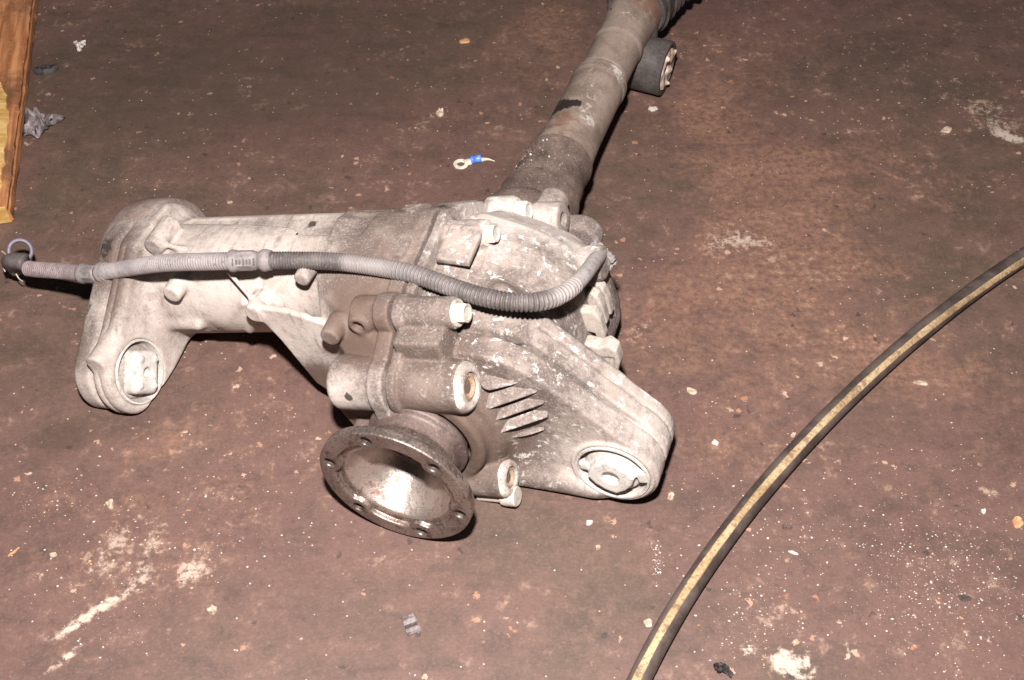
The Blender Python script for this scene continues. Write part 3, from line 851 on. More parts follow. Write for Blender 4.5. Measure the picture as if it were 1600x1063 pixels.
pxs = 800 + 1900 * HPd[:, 0] / -((HPd - np.array([0, 0, CAM_H])) @ cB)
def hose_part(name, x0, x1, mat, rf, n=22, ov=2, stride=1):
    i0 = max(0, int(np.argmin(np.abs(pxs - x0))) - ov); i1 = min(len(HPd), int(np.argmin(np.abs(pxs - x1))) + ov)
    V, F = sweep(HPd[i0:i1:stride] - HB, rf, n)
    return mesh_obj(name, V, F, mat, hose, True)
def corr(r, per, amp, ph=0.):
    return lambda i, s, th: r + amp * math.copysign(abs(sin(s * pi / per + ph)) ** .7, 1) - amp * .5
def smooth_r(r): return lambda i, s, th: r + .0003 * np.sin(3 * th + 40 * s)
hose_part('conduit', 44, 131, M_COND_P, corr(.0062, .0022, .0010))
hose_part('conduit', 165, 361, M_COND_L, corr(.0061, .0022, .0014))
def dusty_conduit():
    t = NT('conduit_with_dust')
    at = t.n('Attribute', attribute_name='mask'); n1 = t.noise(45, 4, .6); n3 = t.noise(420, 2, .6)
    f = t.step(t.math('ADD', at.outputs['Fac'], t.math('MULTIPLY', t.math('SUBTRACT', n1, .5), .9)), 0, 1)
    c = t.mix(f, (.055, .045, .042), (.25, .22, .212)); c = t.mix(t.step(n3, .55, .7, 0, .25), c, (.38, .33, .31))
    return t.out(c, .55, 0, t.bump(n3, .15, .0005), .4)
o_ = hose_part('conduit', 424, 872, dusty_conduit(), lambda i, s, th: .0060 + (.0012 + .0006 * min(1, s / .1)) * (abs(sin(s * pi / .0021 if s < .095 else (.095 / .0021 + (s - .095) / .0031) * pi)) ** .8 - .5))
i0_ = max(0, int(np.argmin(np.abs(pxs - 424))) - 2)
dm = np.interp(pxs[i0_:], [424, 530, 545, 600, 660, 760, 840, 872], [.30, .24, .75, .68, .45, .30, .35, .70])
dm = np.repeat(dm[:len(o_.data.vertices) // 22], 22)
at_ = o_.data.attributes.new('mask', 'FLOAT_COLOR', 'POINT'); at_.data.foreach_set('color', np.c_[dm, dm, dm, np.ones(len(dm))].astype(np.float32).ravel())
hose_part('sleeve', 866, 936, M_COND_W, lambda i, s, th: .0064 + .0002 * sin(s * 2 * pi / .004) * (s < .03) - .0004 * (s > .03))
def coupler(x0, x1, mat):
    i0 = int(np.argmin(np.abs(pxs - x0))); i1 = int(np.argmin(np.abs(pxs - x1)))
    L = (i1 - i0) * .00035
    def rf(i, s, th):
        e = .0073 if s < L * .62 else .0067
        for c, w_, a in ((.06, .10, .0012), (.66, .06, -.0008), (.82, .12, .0018), (.98, .05, .0004)): e += a * math.exp(-((s / L - c) / w_) ** 2)
        return e + .0004 * np.sign(np.sin(8 * th)) * (.2 < s / L < .55)
    V, F = sweep(HPd[i0:i1:2] - HB, rf, 28)
    return mesh_obj('coupler', V, F, mat, hose, True, 40)
coupler(129, 167, M_COND_L)
cp = coupler(361, 426, M_COND_L)
# raised marks moulded on the big coupler
for k in range(7):
    j = int(np.argmin(np.abs(pxs - (370 + 5.2 * k))))
    q = HPd[j] - HB; T_ = HPd[j + 5] - HPd[j - 5]; T_ /= np.linalg.norm(T_)
    toc = np.array([0, 0, CAM_H]) - HPd[j]; toc -= T_ * (toc @ T_); toc /= np.linalg.norm(toc); sd = np.cross(T_, toc)
    toc2 = toc * cos(.1) + sd * sin(.1)
    bmk = bmesh.new()
    hgt = .0016 if k % 3 else .0024
    cs = [bmk.verts.new(q + toc2 * (.0070 + dz) + T_ * a * .0006 + sd * b * hgt) for dz in (0, .0010) for a, b in ((-1, -1), (1, -1), (1, 1), (-1, 1))]
    for fc in ((4, 5, 6, 7), (0, 1, 5, 4), (1, 2, 6, 5), (2, 3, 7, 6), (3, 0, 4, 7)): bmk.faces.new([cs[i] for i in fc])
    bm_obj('moulded_mark', bmk, M_COND_D, cp, False, None)
# elbow plug with a ring at the free end
V, F = sweep(resample(catmull([(.006, -.001, .002), (-.004, .002, .001), (-.010, .006, -.004), (-.012, .012, -.012), (-.012, .016, -.022)], 10), .0008)[0] + (HP[1] - HB) * 0 + (HP[0] - HB) + np.array([.006, 0, 0]), smooth_r(.0072), 24)
mesh_obj('end_elbow', V, F, M_COND_D, hose, True)
cR0 = ground(32, 392, .040) - HB
bmr = bmesh.new()
ru, rv, ra = basis((.25, -.72, .65))
N1, N2 = 36, 10
rows = []
for i in range(N1):
    t = 2 * pi * i / N1; c_ = cR0 + .0092 * (cos(t) * ru + sin(t) * rv); o_ = cos(t) * ru + sin(t) * rv
    rows.append([bmr.verts.new(c_ + .0018 * cos(2 * pi * k / N2) * o_ + .0040 * sin(2 * pi * k / N2) * ra) for k in range(N2)])
for i in range(N1):
    for k in range(N2): bmr.faces.new((rows[i][k], rows[(i + 1) % N1][k], rows[(i + 1) % N1][(k + 1) % N2], rows[i][(k + 1) % N2]))
M_PURP = rusty_steel('violet_grey_plastic', (.17, .145, .19), (.27, .235, .30), .15, .4, bump=.05)
bm_obj('end_ring', bmr, M_PURP, hose, True, None)
for pts in ([(8, 425, .03), (4, 412, .035), (10, 400, .033), (2, 392, .03)], [(25, 428, .03), (30, 436, .025), (36, 440, .02)]):
    V, F = sweep(catmull([ground(*p) - HB for p in pts], 6), lambda i, s, th: .0006, 6)
    mesh_obj('wire_whisker', V, F, M_BOLT, hose, True)

# ------------------------------------------------------------------ striped rubber hose on the floor
def rubber_hose():
    r = .0077
    px_ = [(960, 1150), (1001, 1063), (1037, 990), (1075, 921), (1116, 860), (1162, 803), (1239, 714), (1310, 637), (1387, 566), (1464, 496), (1528, 448), (1600, 402), (1690, 352), (1800, 305)]
    t_ = np.r_[0, np.cumsum(np.hypot(*np.diff(np.array(px_, float), axis=0).T))]; t_ /= t_[-1]
    fx = np.polyfit(t_, [p[0] for p in px_], 5); fy = np.polyfit(t_, [p[1] for p in px_], 5)
    P = np.array([ground(np.polyval(fx, q), np.polyval(fy, q), r + .0005) for q in np.linspace(0, 1, 24)])
    B0 = P[1].copy(); B0[2] = 0
    th_ = thing('rubber_hose', 'black rubber hose with a worn beige stripe curving across the right of the floor', 'hose', Matrix.Translation(B0))
    D, s_ = resample(catmull(P, 16), .004)
    px2 = 800 + 1900 * D[:, 0] / -((D - np.array([0, 0, CAM_H])) @ cB)
    T = np.gradient(D, axis=0); T /= np.linalg.norm(T, axis=1)[:, None]
    n = 48; V = []; SV = []
    for i in range(len(D)):
        u = np.cross(T[i], (0, 0, 1)); u /= np.linalg.norm(u); v = np.cross(u, T[i])      # u: right-down side, v: up
        toc = np.array([0, 0, CAM_H]) - D[i]; a0 = math.atan2(toc @ v, toc @ u)
        tw = np.interp(px2[i], [950, 1160, 1390, 1530, 1700], [.28, .10, -.14, -.42, -.5])
        rr = r * (1 + .006 * sin(s_[i] * 31) + .005 * sin(s_[i] * 83 + 1))
        for k in range(n):
            t = a0 + tw + 2 * pi * k / n
            V.append(D[i] - B0 + rr * (cos(t) * u + sin(t) * v))
        for k in range(-5, 6):
            hw = .40 + .03 * sin(s_[i] * 57) + .02 * sin(s_[i] * 140 + 2)
            t = a0 + tw + hw * k / 5
            q = rr + (.00035 if abs(k) < 5 else -.0003)
            SV.append(D[i] - B0 + q * (cos(t) * u + sin(t) * v))
    F = [(i * n + j, i * n + (j + 1) % n, (i + 1) * n + (j + 1) % n, (i + 1) * n + j) for i in range(len(D) - 1) for j in range(n)]
    mesh_obj('hose_body', V, F, M_HOSE, th_, True)
    F = [(i * 11 + j, i * 11 + j + 1, (i + 1) * 11 + j + 1, (i + 1) * 11 + j) for i in range(len(D) - 1) for j in range(10)]
    mesh_obj('stripe', SV, F, M_STRIPE, th_, True)
def hose_mats():
    t = NT('black_hose_rubber')
    n1 = t.noise(40, 5, .6); n3 = t.noise(500, 4, .65)
    c = t.mix(t.step(n1, .38, .65), (.045, .033, .029), (.100, .076, .066))
    c = t.mix(t.step(n3, .62, .75, 0, .35), c, (.22, .17, .14))
    a = t.out(c, .5, 0, t.bump(n3, .2, .0005), .5)
    t = NT('worn_beige_stripe')
    n1 = t.noise(25, 4, .6); n3 = t.noise(420, 4, .7); n2 = t.noise(9, 2, .5)
    c = t.mix(t.step(n1, .35, .65), (.29, .19, .095), (.45, .33, .190))
    c = t.mix(t.step(n2, .52, .62, 0, .55), c, (.36, .21, .10))
    c = t.mix(t.step(n3, .52, .36, 0, .65), c, (.13, .085, .055))
    c = t.mix(t.step(t.noise(70, 4, .7), .53, .64, 0, .7), c, (.14, .09, .06))
    c = t.mix(t.step(n3, .58, .7, 0, .5), c, (.70, .60, .42))
    return a, t.out(c, .7, 0, t.bump(n3, .4, .0006), .3)
M_HOSE, M_STRIPE = hose_mats()
rubber_hose()

# ------------------------------------------------------------------ wooden board at the left edge
def board():
    zt = .021
    c0 = ground(20, 347, 0); d = ground(60, 2, 0) - c0; d /= np.linalg.norm(d)
    sd = np.array([-d[1], d[0], 0.])
    th_ = thing('wooden_board', 'worn orange brown wooden board lying at the left edge', 'board', Matrix.Translation(c0))
    t = NT('worn_wood')
    m = t.map((1, 1, 1), rot=(0, 0, -math.atan2(d[1], d[0])))
    st = t.n('Mapping'); st.inputs['Scale'].default_value = (6, 60, 60); t.l(m, st.inputs['Vector'])
    g = t.noise(1.6, 6, .6, st.outputs['Vector'], .6); n1 = t.noise(18, 5, .6); n3 = t.noise(240, 4, .6)
    c = t.mix(t.step(g, .35, .65), (.28, .105, .042), (.54, .25, .11))
    c = t.mix(t.step(n1, .46, .64, 0, .8), c, (.12, .055, .032))
    c = t.mix(t.step(n3, .6, .72, 0, .4), c, (.65, .42, .25))
    M_W = t.out(c, .75, 0, t.bump(g, .4, .001, t.bump(n3, .3, .0006)), .3)
    t = NT('raw_split_wood')
    g = t.noise(1.6, 6, .6, t.map((8, 60, 60)), .4); n3 = t.noise(300, 4, .6)
    c = t.mix(t.step(g, .35, .65), (.42, .24, .07), (.66, .45, .19)); c = t.mix(t.step(n3, .45, .3, 0, .5), c, (.2, .1, .03))
    M_R = t.out(c, .8, 0, t.bump(g, .5, .001), .2)
    # board: long strip with chipped edge
    n = 60; L = .62; W = .20; V = []; F = []
    r_ = np.random.default_rng(3)
    prof = [(0., 0.), (-.0012, .004), (-.001, zt * .55), (.0006, zt * .62), (.0, zt - .003), (.003, zt), (W, zt), (W, 0)]
    for i in range(n + 1):
        s = L * i / n
        j = r_.normal(0, .0004, len(prof))
        for k, (a, b) in enumerate(prof):
            V.append(d * s + sd * (a + j[k] * (k < 6)) + np.array([0, 0, max(.0005, b + (j[k] * .6 if 0 < k < 6 else 0))]))
    m_ = len(prof)
    for i in range(n):
        for k in range(m_): F.append((i * m_ + k, i * m_ + (k + 1) % m_, (i + 1) * m_ + (k + 1) % m_, (i + 1) * m_ + k))
    F.append(tuple(range(m_))); F.append(tuple(n * m_ + k for k in range(m_))[::-1])
    mesh_obj('plank', V, F, M_W, th_, True, 30)
    # split piece where the surface has torn off, pale raw wood
    V = []; F = []; n = 26
    for i in range(n + 1):
        s = .19 * i / n
        w0 = .006 + .0012 * sin(i * 1.3) + .0008 * sin(i * 2.9) + .05 * max(0, (i / n - .62)) ** 1.5
        for a, b in ((w0, zt - .002), (w0 + .0008, zt + .0012 + .0005 * sin(i)), (.05, zt + .0016), (W - .01, zt + .001), (W - .01, zt - .002)):
            V.append(d * (s + .001) + sd * a + np.array([0, 0, b]))
    for i in range(n):
        for k in range(4): F.append((i * 5 + k, i * 5 + k + 1, (i + 1) * 5 + k + 1, (i + 1) * 5 + k))
    F.append((0, 1, 2, 3, 4)); F.append(tuple(n * 5 + k for k in range(5))[::-1])
    mesh_obj('split_layer', V, F, M_R, th_, True, 30)
    V = [d * -.0012 + sd * a + np.array([0, 0, b]) for a, b in ((.0005, .001), (.0008, zt - .002), (.03, zt), (.08, zt), (.08, .001))] + [d * .002 + sd * a + np.array([0, 0, b]) for a, b in ((.0005, .001), (.0008, zt - .002), (.03, zt), (.08, zt), (.08, .001))]
    mesh_obj('end_grain', V, [(0, 1, 2, 3, 4)] + [(k, k + 5, (k + 1) % 5 + 5, (k + 1) % 5) for k in range(5)], M_R, th_, False)
board()

# ------------------------------------------------------------------ the floor
def axis_pts(lo, hi, fine, far):
    a = np.arange(lo, hi, fine); k = [fine]; L = [lo]; R_ = [a[-1]]
    st = fine
    while L[-1] > -far: st *= 1.35; L.append(L[-1] - st)
    st = fine
    while R_[-1] < far: st *= 1.35; R_.append(R_[-1] + st)
    return np.array(L[:0:-1] + list(a) + R_[1:])
def build_floor():
    xs = axis_pts(-.66, .66, .0042, 5.); ys = axis_pts(.30, 1.28, .0042, 5.)
    X_, Y_ = np.meshgrid(xs, ys, indexing='ij')
    W = np.stack([X_, Y_], -1)
    m = np.zeros(X_.shape + (3,))
    def blob(px, py, rx, ry, rot, c, p=2):
        g = ground(px, py)[:2]; gx = (ground(px + 1, py) - ground(px - 1, py))[0] / 2; gy = (ground(px, py - 1) - ground(px, py + 1))[1] / 2
        dx = (W[..., 0] - g[0]) / gx; dy = -(W[..., 1] - g[1]) / gy
        a = rad(rot); u = dx * cos(a) + dy * sin(a); v = -dx * sin(a) + dy * cos(a)
        e = np.exp(-((u / rx) ** 2 + (v / ry) ** 2) ** (p / 2))
        for k in range(3): m[..., k] += e * c[k]
    # chalky and rusty stains on the concrete: pale, rust, oil
    for b in FLOOR_STAINS: blob(*b)
    m = np.clip(m, 0, 1)
    nx, ny = X_.shape
    Z_ = np.zeros_like(X_)
    V = np.stack([X_, Y_, Z_], -1).reshape(-1, 3)
    I = np.arange(nx * ny).reshape(nx, ny)
    Q = np.stack([I[:-1, :-1], I[1:, :-1], I[1:, 1:], I[:-1, 1:]], -1).reshape(-1, 4)
    o = quads_obj('floor', V, Q, M_FLOOR, None, m.reshape(-1, 3))
    tag(o, kind='structure')
FLOOR_STAINS = [
    (1480, 150, 140, 70, 15, (.34, .12, 0)), (1400, 300, 120, 50, 0, (.28, .2, 0)), (1170, 60, 120, 50, 0, (.2, .3, 0)), (870, 60, 60, 50, 0, (.25, .4, 0)), (1330, 430, 140, 40, 0, (.25, .3, 0)), (150, 960, 120, 60, -30, (.25, .2, 0)), (1110, 700, 60, 80, 0, (.25, .3, 0)), (520, 920, 120, 60, 0, (.12, .1, 0)),
    (1250, 330, 330, 190, 10, (.06, .38, 0)), (1100, 120, 200, 120, 0, (.04, .34, 0)), (800, 950, 400, 80, 0, (0, .12, 0)), (1050, 560, 200, 160, 0, (.05, .35, 0)), (1450, 620, 200, 160, 0, (.02, .3, 0)), (330, 720, 230, 130, -15, (.05, .35, 0)), (200, 900, 160, 110, -20, (.12, .3, 0)), (760, 130, 130, 120, 0, (.03, .32, 0)), (1180, 640, 90, 110, 0, (.05, .35, 0)),
    (80, 780, 34, 22, -30, (.55, .75, 0)), (135, 965, 70, 9, -38, (.9, .3, 0)), (100, 1030, 40, 9, -40, (.9, .45, 0)), (175, 850, 40, 60, 10, (.45, .2, 0)),
    (235, 860, 14, 80, 8, (.5, .15, 0)), (200, 800, 60, 60, 0, (.2, .3, 0)), (370, 820, 70, 50, -20, (.42, .35, 0)), (120, 900, 60, 40, -20, (.35, .5, 0)), (300, 900, 40, 30, 0, (.45, .2, 0)),
    (440, 690, 50, 40, -30, (.5, .35, 0)), (375, 705, 30, 12, 5, (.45, .5, 0)), (420, 590, 60, 40, 0, (.4, .4, 0)), (260, 690, 80, 30, -20, (.1, .6, 0)), (100, 650, 20, 12, -40, (.3, .6, 0)),
    (258, 1000, 8, 60, 5, (.6, .3, 0)), (300, 880, 60, 60, 0, (.25, .3, 0)),
    (1240, 1040, 42, 26, 15, (1.6, 0, 0)), (1165, 1015, 16, 12, 0, (1.1, .1, 0)), (1190, 960, 60, 40, 20, (.65, .05, 0)), (1325, 1015, 8, 30, 0, (.8, .3, 0)), (1300, 920, 80, 60, -10, (.25, .1, 0)),
    (1550, 770, 28, 16, 25, (.75, .4, 0)), (1460, 880, 80, 60, 0, (.4, .05, 0)), (1560, 880, 60, 40, 0, (.3, 0, 0)),
    (1160, 370, 50, 24, 15, (.6, .45, 0)), (1115, 385, 30, 20, 0, (.5, .4, 0)), (1240, 400, 120, 50, 0, (.25, .5, 0)), (1200, 300, 130, 70, 5, (.05, .75, 0)), (1100, 160, 60, 70, 0, (.1, .6, 0)), (1290, 250, 120, 30, -8, (.1, .55, 0)),
    (1000, 520, 30, 30, 0, (.55, .4, 0)), (1040, 500, 60, 60, 0, (.2, .5, 0)), (1150, 450, 120, 60, 0, (.1, .6, 0)), (1450, 260, 90, 60, 20, (.15, .2, 0)), (1380, 80, 60, 26, 15, (.25, 0, .35)), (1560, 190, 50, 40, 20, (.5, .05, .2)), (1580, 215, 20, 7, 15, (.9, .1, 0)),
    (1380, 560, 120, 70, -20, (.1, .45, 0)), (1250, 520, 80, 60, 0, (.15, .5, 0)), (1310, 540, 60, 12, 5, (.4, .5, 0)), (1500, 600, 100, 80, 0, (.0, .3, 0)),
    (650, 200, 30, 10, -40, (.7, .5, 0)), (680, 180, 18, 12, 0, (.6, .5, 0)), (790, 215, 40, 8, 12, (.5, .6, 0)), (850, 30, 60, 60, 10, (.15, .6, 0)), (700, 30, 60, 12, -15, (.2, .6, 0)), (780, 70, 30, 20, 0, (.2, .5, 0)),
    (270, 265, 30, 16, 25, (.4, .5, 0)), (210, 250, 30, 12, 0, (.3, .5, 0)), (730, 66, 14, 6, 5, (.7, .9, 0)),
    (250, 130, 240, 130, 0, (0, 0, .7)), (560, 130, 240, 110, 0, (0, .05, .6)), (700, 20, 300, 60, 0, (0, 0, .4)), (1250, 60, 200, 60, 0, (.05, .1, .2)), (1530, 90, 150, 90, 0, (.1, 0, .25)), (60, 110, 50, 30, 0, (0, 0, .5)), (260, 600, 160, 60, 0, (0, 0, .3)), (60, 700, 90, 80, 0, (0, 0, .3)), (430, 570, 90, 60, 0, (0, .3, .2)),
    (100, 690, 60, 30, 0, (0, 0, .3)), (1000, 370, 40, 60, 0, (0, .1, .5)), (1240, 160, 40, 16, 0, (0, 0, .5)), (1340, 90, 30, 14, 10, (0, 0, .5)), (1300, 330, 80, 30, 0, (0, 0, .35)), (1120, 345, 20, 14, 0, (0, 0, .4)), (1560, 320, 60, 60, 0, (0, 0, .3)), (1440, 330, 80, 40, 0, (0, 0, .35))]
def floor_mat():
    t = NT('oily_concrete')
    at = t.n('Attribute', attribute_name='mask'); sp = t.n('SeparateColor'); t.l(at.outputs['Color'], sp.inputs[0])
    R, G, B = sp.outputs
    n0 = t.noise(3.2, 3, .55); n1 = t.noise(11, 5, .65, dist=.3); n2 = t.noise(48, 4, .7); n3 = t.noise(420, 2, .65); n4 = t.noise(170, 3, .7)
    str_ = t.noise(9, 5, .72, t.map((1, 2.6, 1), rot=(0, 0, .2)), .6)
    c = t.mix(t.step(n0, .40, .60), (0.110, 0.058, 0.047), (0.088, 0.057, 0.040))
    c = t.mix(t.step(n1, .40, .58, 0, .65), c, (0.137, 0.075, 0.060))
    c = t.mix(t.step(str_, .50, .62, 0, .45), c, (0.063, 0.041, 0.030))
    c = t.mix(t.step(n2, .50, .64, 0, .32), c, (0.167, 0.096, 0.074))
    c = t.mix(t.step(n2, .45, .34, 0, .38), c, (0.052, 0.033, 0.026))
    c = t.mix(t.step(n4, .54, .64, 0, .20), c, (0.184, 0.111, 0.086))
    c = t.mix(t.step(n4, .44, .36, 0, .20), c, (0.045, 0.028, 0.022))
    # grain
    c = t.mix(t.step(n3, .54, .70, 0, .20), c, (0.216, 0.137, 0.110))
    c = t.mix(t.step(n3, .48, .32, 0, .18), c, (0.050, 0.031, 0.025))
    # rust-brown worn paint
    g = t.math('ADD', t.math('MULTIPLY', G, .75), t.math('MULTIPLY', t.math('SUBTRACT', str_, .5), 1.5))
    g = t.math('ADD', g, t.math('MULTIPLY', t.math('SUBTRACT', n2, .5), 1.0))
    g = t.math('MULTIPLY', t.step(g, .25, 1.0), t.step(n4, .36, .62, .25, 1))
    c = t.mix(t.math('MULTIPLY', g, .72), c, (.26, .138, .088))
    # chalk and pale concrete showing through, broken up
    p = t.math('ADD', t.math('MULTIPLY', R, .9), t.math('MULTIPLY', t.math('SUBTRACT', n2, .5), 1.5))
    p = t.math('ADD', p, t.math('MULTIPLY', t.math('SUBTRACT', n4, .5), 1.7))
    p = t.step(p, .52, 1.0)
    c = t.mix(t.math('MULTIPLY', p, .85), c, t.mix(t.step(R, .55, .95), (.33, .235, .175), (.52, .44, .36)))
    # sparse pale scuffs everywhere
    s = t.math('MULTIPLY', t.step(n2, .55, .68), t.step(n1, .44, .58))
    s = t.math('MULTIPLY', s, t.step(n4, .44, .58, .0, 1))
    c = t.mix(t.math('MULTIPLY', s, .55), c, (.34, .225, .160))
    # small peach and rust flakes trodden into the surface
    vv = t.n('VectorMath', operation='ADD'); t.l(t.tc.outputs['Object'], vv.inputs[0])
    nc = t.noise(190, 2, .6, col=True); sc_ = t.n('VectorMath', operation='SCALE'); t.l(nc, sc_.inputs[0]); sc_.inputs['Scale'].default_value = .010; t.l(sc_.outputs[0], vv.inputs[1])
    d_ = t.voro(150, vv.outputs[0]); dc = t.n('SeparateColor'); t.l(t.voro(150, vv.outputs[0], 'Color'), dc.inputs[0])
    sel_ = t.math('ADD', dc.outputs[0], t.math('MULTIPLY', t.math('SUBTRACT', n1, .5), .50))
    fk = t.math('MULTIPLY', t.step(d_, .40, .30), t.step(sel_, .962, .99))
    c = t.mix(t.math('MULTIPLY', fk, .8), c, t.mix(dc.outputs[1], (.34, .15, .075), (.50, .37, .28)))
    dk = t.math('MULTIPLY', t.step(d_, .45, .34), t.step(dc.outputs[2], .985, .995))
    c = t.mix(t.math('MULTIPLY', dk, .7), c, (.035, .025, .022))
    # oil film
    b = t.math('ADD', B, t.math('MULTIPLY', t.math('SUBTRACT', n1, .5), .7))
    b = t.step(b, .18, .85)
    c = t.mix(t.math('MULTIPLY', b, .50), c, (.066, .052, .038))
    # white specks of grit too fine to model
    v = t.voro(260); sel = t.voro(260, out='Color'); ss = t.n('SeparateColor'); t.l(sel, ss.inputs[0])
    k = t.math('MULTIPLY', t.step(v, .22, .12), t.step(ss.outputs[0], .955, .975))
    c = t.mix(t.math('MULTIPLY', k, .75), c, (.55, .48, .42))
    nb = t.bump(n3, .28, .0006, t.bump(n2, .22, .0012))
    return t.out(c, t.math('SUBTRACT', .64, t.math('MULTIPLY', b, .22)), 0, nb, .6)
M_FLOOR = floor_mat()
build_floor()

# ------------------------------------------------------------------ litter on the floor
def plain(name, a, b, rough=.7, sc=1.):
    t = NT(name); n = t.noise(200 * sc, 4, .6)
    return t.out(t.mix(t.step(n, .35, .65), a, b), rough, 0, t.bump(n, .3, .0006), .35)
M_WHITE = plain('white_chip', (.42, .38, .34), (.66, .62, .57))
M_BEIGE = plain('beige_flake', (.30, .22, .155), (.54, .44, .34))
M_ORANGE = plain('rust_orange_flake', (.34, .16, .075), (.54, .33, .17))
M_DARK = plain('dark_scrap', (.030, .026, .026), (.075, .066, .066), .5)
M_FOIL = plain('grey_foil', (.10, .085, .085), (.24, .20, .20), .45)
M_BLUE = plain('blue_sleeve', (.05, .13, .55), (.13, .28, .80), .35)
M_TIN = plain('tinned_metal', (.50, .45, .33), (.70, .66, .54), .45)
M_GREASE = plain('dried_grease', (.045, .032, .027), (.075, .052, .044), .7)
M_STONE = plain('brown_stone', (.085, .055, .045), (.16, .11, .09), .8)
def grit():
    V = []; F = []; MI = []
    r_ = np.random.default_rng(21)
    def chip(p, s, h, mi):
        n = int(r_.integers(4, 6)); a0 = r_.uniform(0, 6.28); b = len(V)
        for k in range(n):
            t = a0 + 2 * pi * k / n; q = s * r_.uniform(.6, 1.15)
            V.append((p[0] + q * cos(t), p[1] + q * sin(t) * r_.uniform(.6, 1), .0002))
        V.append((p[0] + r_.normal(0, s * .2), p[1] + r_.normal(0, s * .2), h))
        for k in range(n): F.append((b + k, b + (k + 1) % n, b + n)); MI.append(mi)
    def field(px, py, rx, ry, n, s0, s1, w=(.7, .25, .05)):
        for _ in range(n):
            g = ground(px + r_.normal(0, rx), py + r_.normal(0, ry)); s = s0 * .8 + (s1 - s0) * r_.random() ** 4
            chip(g, s, s * r_.uniform(.4, 1.1), int(r_.choice(3, p=w)))
    field(1440, 890, 70, 55, 700, .00025, .0011); field(1560, 900, 60, 60, 260, .00025, .0011); field(1480, 970, 90, 60, 220, .0003, .0011)
    field(1190, 970, 50, 40, 260, .00025, .0012); field(1250, 830, 90, 50, 160, .0003, .0011); field(1500, 780, 80, 50, 160, .0003, .001)
    field(180, 850, 80, 60, 170, .0003, .0016, (.25, .55, .2)); field(370, 820, 60, 50, 120, .0003, .0014, (.25, .6, .15)); field(80, 780, 30, 18, 90, .0003, .0012, (.3, .4, .3))
    field(160, 970, 60, 40, 120, .0003, .0011); field(440, 680, 40, 40, 90, .0003, .0011, (.5, .4, .1)); field(1130, 800, 60, 60, 130, .0003, .0012); field(1027, 880, 4, 16, 60, .0004, .0013, (1, 0, 0))
    field(1120, 650, 80, 60, 100, .0003, .0010, (.3, .4, .3)); field(1200, 300, 160, 120, 200, .0003, .0010, (.3, .4, .3)); field(1450, 180, 120, 100, 200, .0003, .0011, (.4, .45, .15))
    field(680, 190, 40, 30, 50, .0003, .0012, (.3, .4, .3)); field(240, 260, 60, 30, 50, .0003, .0011, (.3, .3, .4))
    for _ in range(380): 
        g = ground(r_.uniform(-60, 1660), r_.uniform(-30, 1100)); s = .00022 + .0009 * r_.random() ** 4
        chip(g, s, s * .7, int(r_.choice(3, p=(.22, .58, .20))))
    o = mesh_obj('grit', V, F, [M_WHITE, M_BEIGE, M_ORANGE], None, False, None, MI)
    tag(o, 'fine pale grit scattered over the dirty floor', 'grit', kind='stuff')
grit()
def flake(name, label, cat, px, py, L, W, rot, mat, h=.0016, seed=1, group=None):
    """thin irregular flake with a broken outline"""
    r_ = np.random.default_rng(seed); c = ground(px, py); n = 16
    V = []; F = []
    rr = 1 + .34 * r_.normal(0, 1, n).clip(-1.6, 1.6)
    rr = .5 * rr + .25 * (np.roll(rr, 1) + np.roll(rr, -1))
    tilt = r_.normal(0, .12, 2)
    for ring, (s, z) in enumerate(((1.02, .0), (1.0, .55), (.86, 1.), (.45, 1.05))):
        for k in range(n):
            t = 2 * pi * k / n; a = L * s * rr[k] * cos(t); b = W * s * rr[k] * sin(t)
            x = a * cos(rot) - b * sin(rot); y = a * sin(rot) + b * cos(rot)
            V.append((x, y, .0003 + z * h * (1 + r_.normal(0, .18) * (ring > 1) + tilt[0] * cos(t) + tilt[1] * sin(t))))
    V.append((0, 0, h))
    for q in range(3):
        for k in range(n): F.append((q * n + k, q * n + (k + 1) % n, (q + 1) * n + (k + 1) % n, (q + 1) * n + k))
    for k in range(n): F.append((3 * n + k, 3 * n + (k + 1) % n, 4 * n))
    F.append(tuple(range(n))[::-1])
    o = mesh_obj(name, V, F, mat, None, True, 40)
    o.location = c
    return tag(o, label, cat, group)
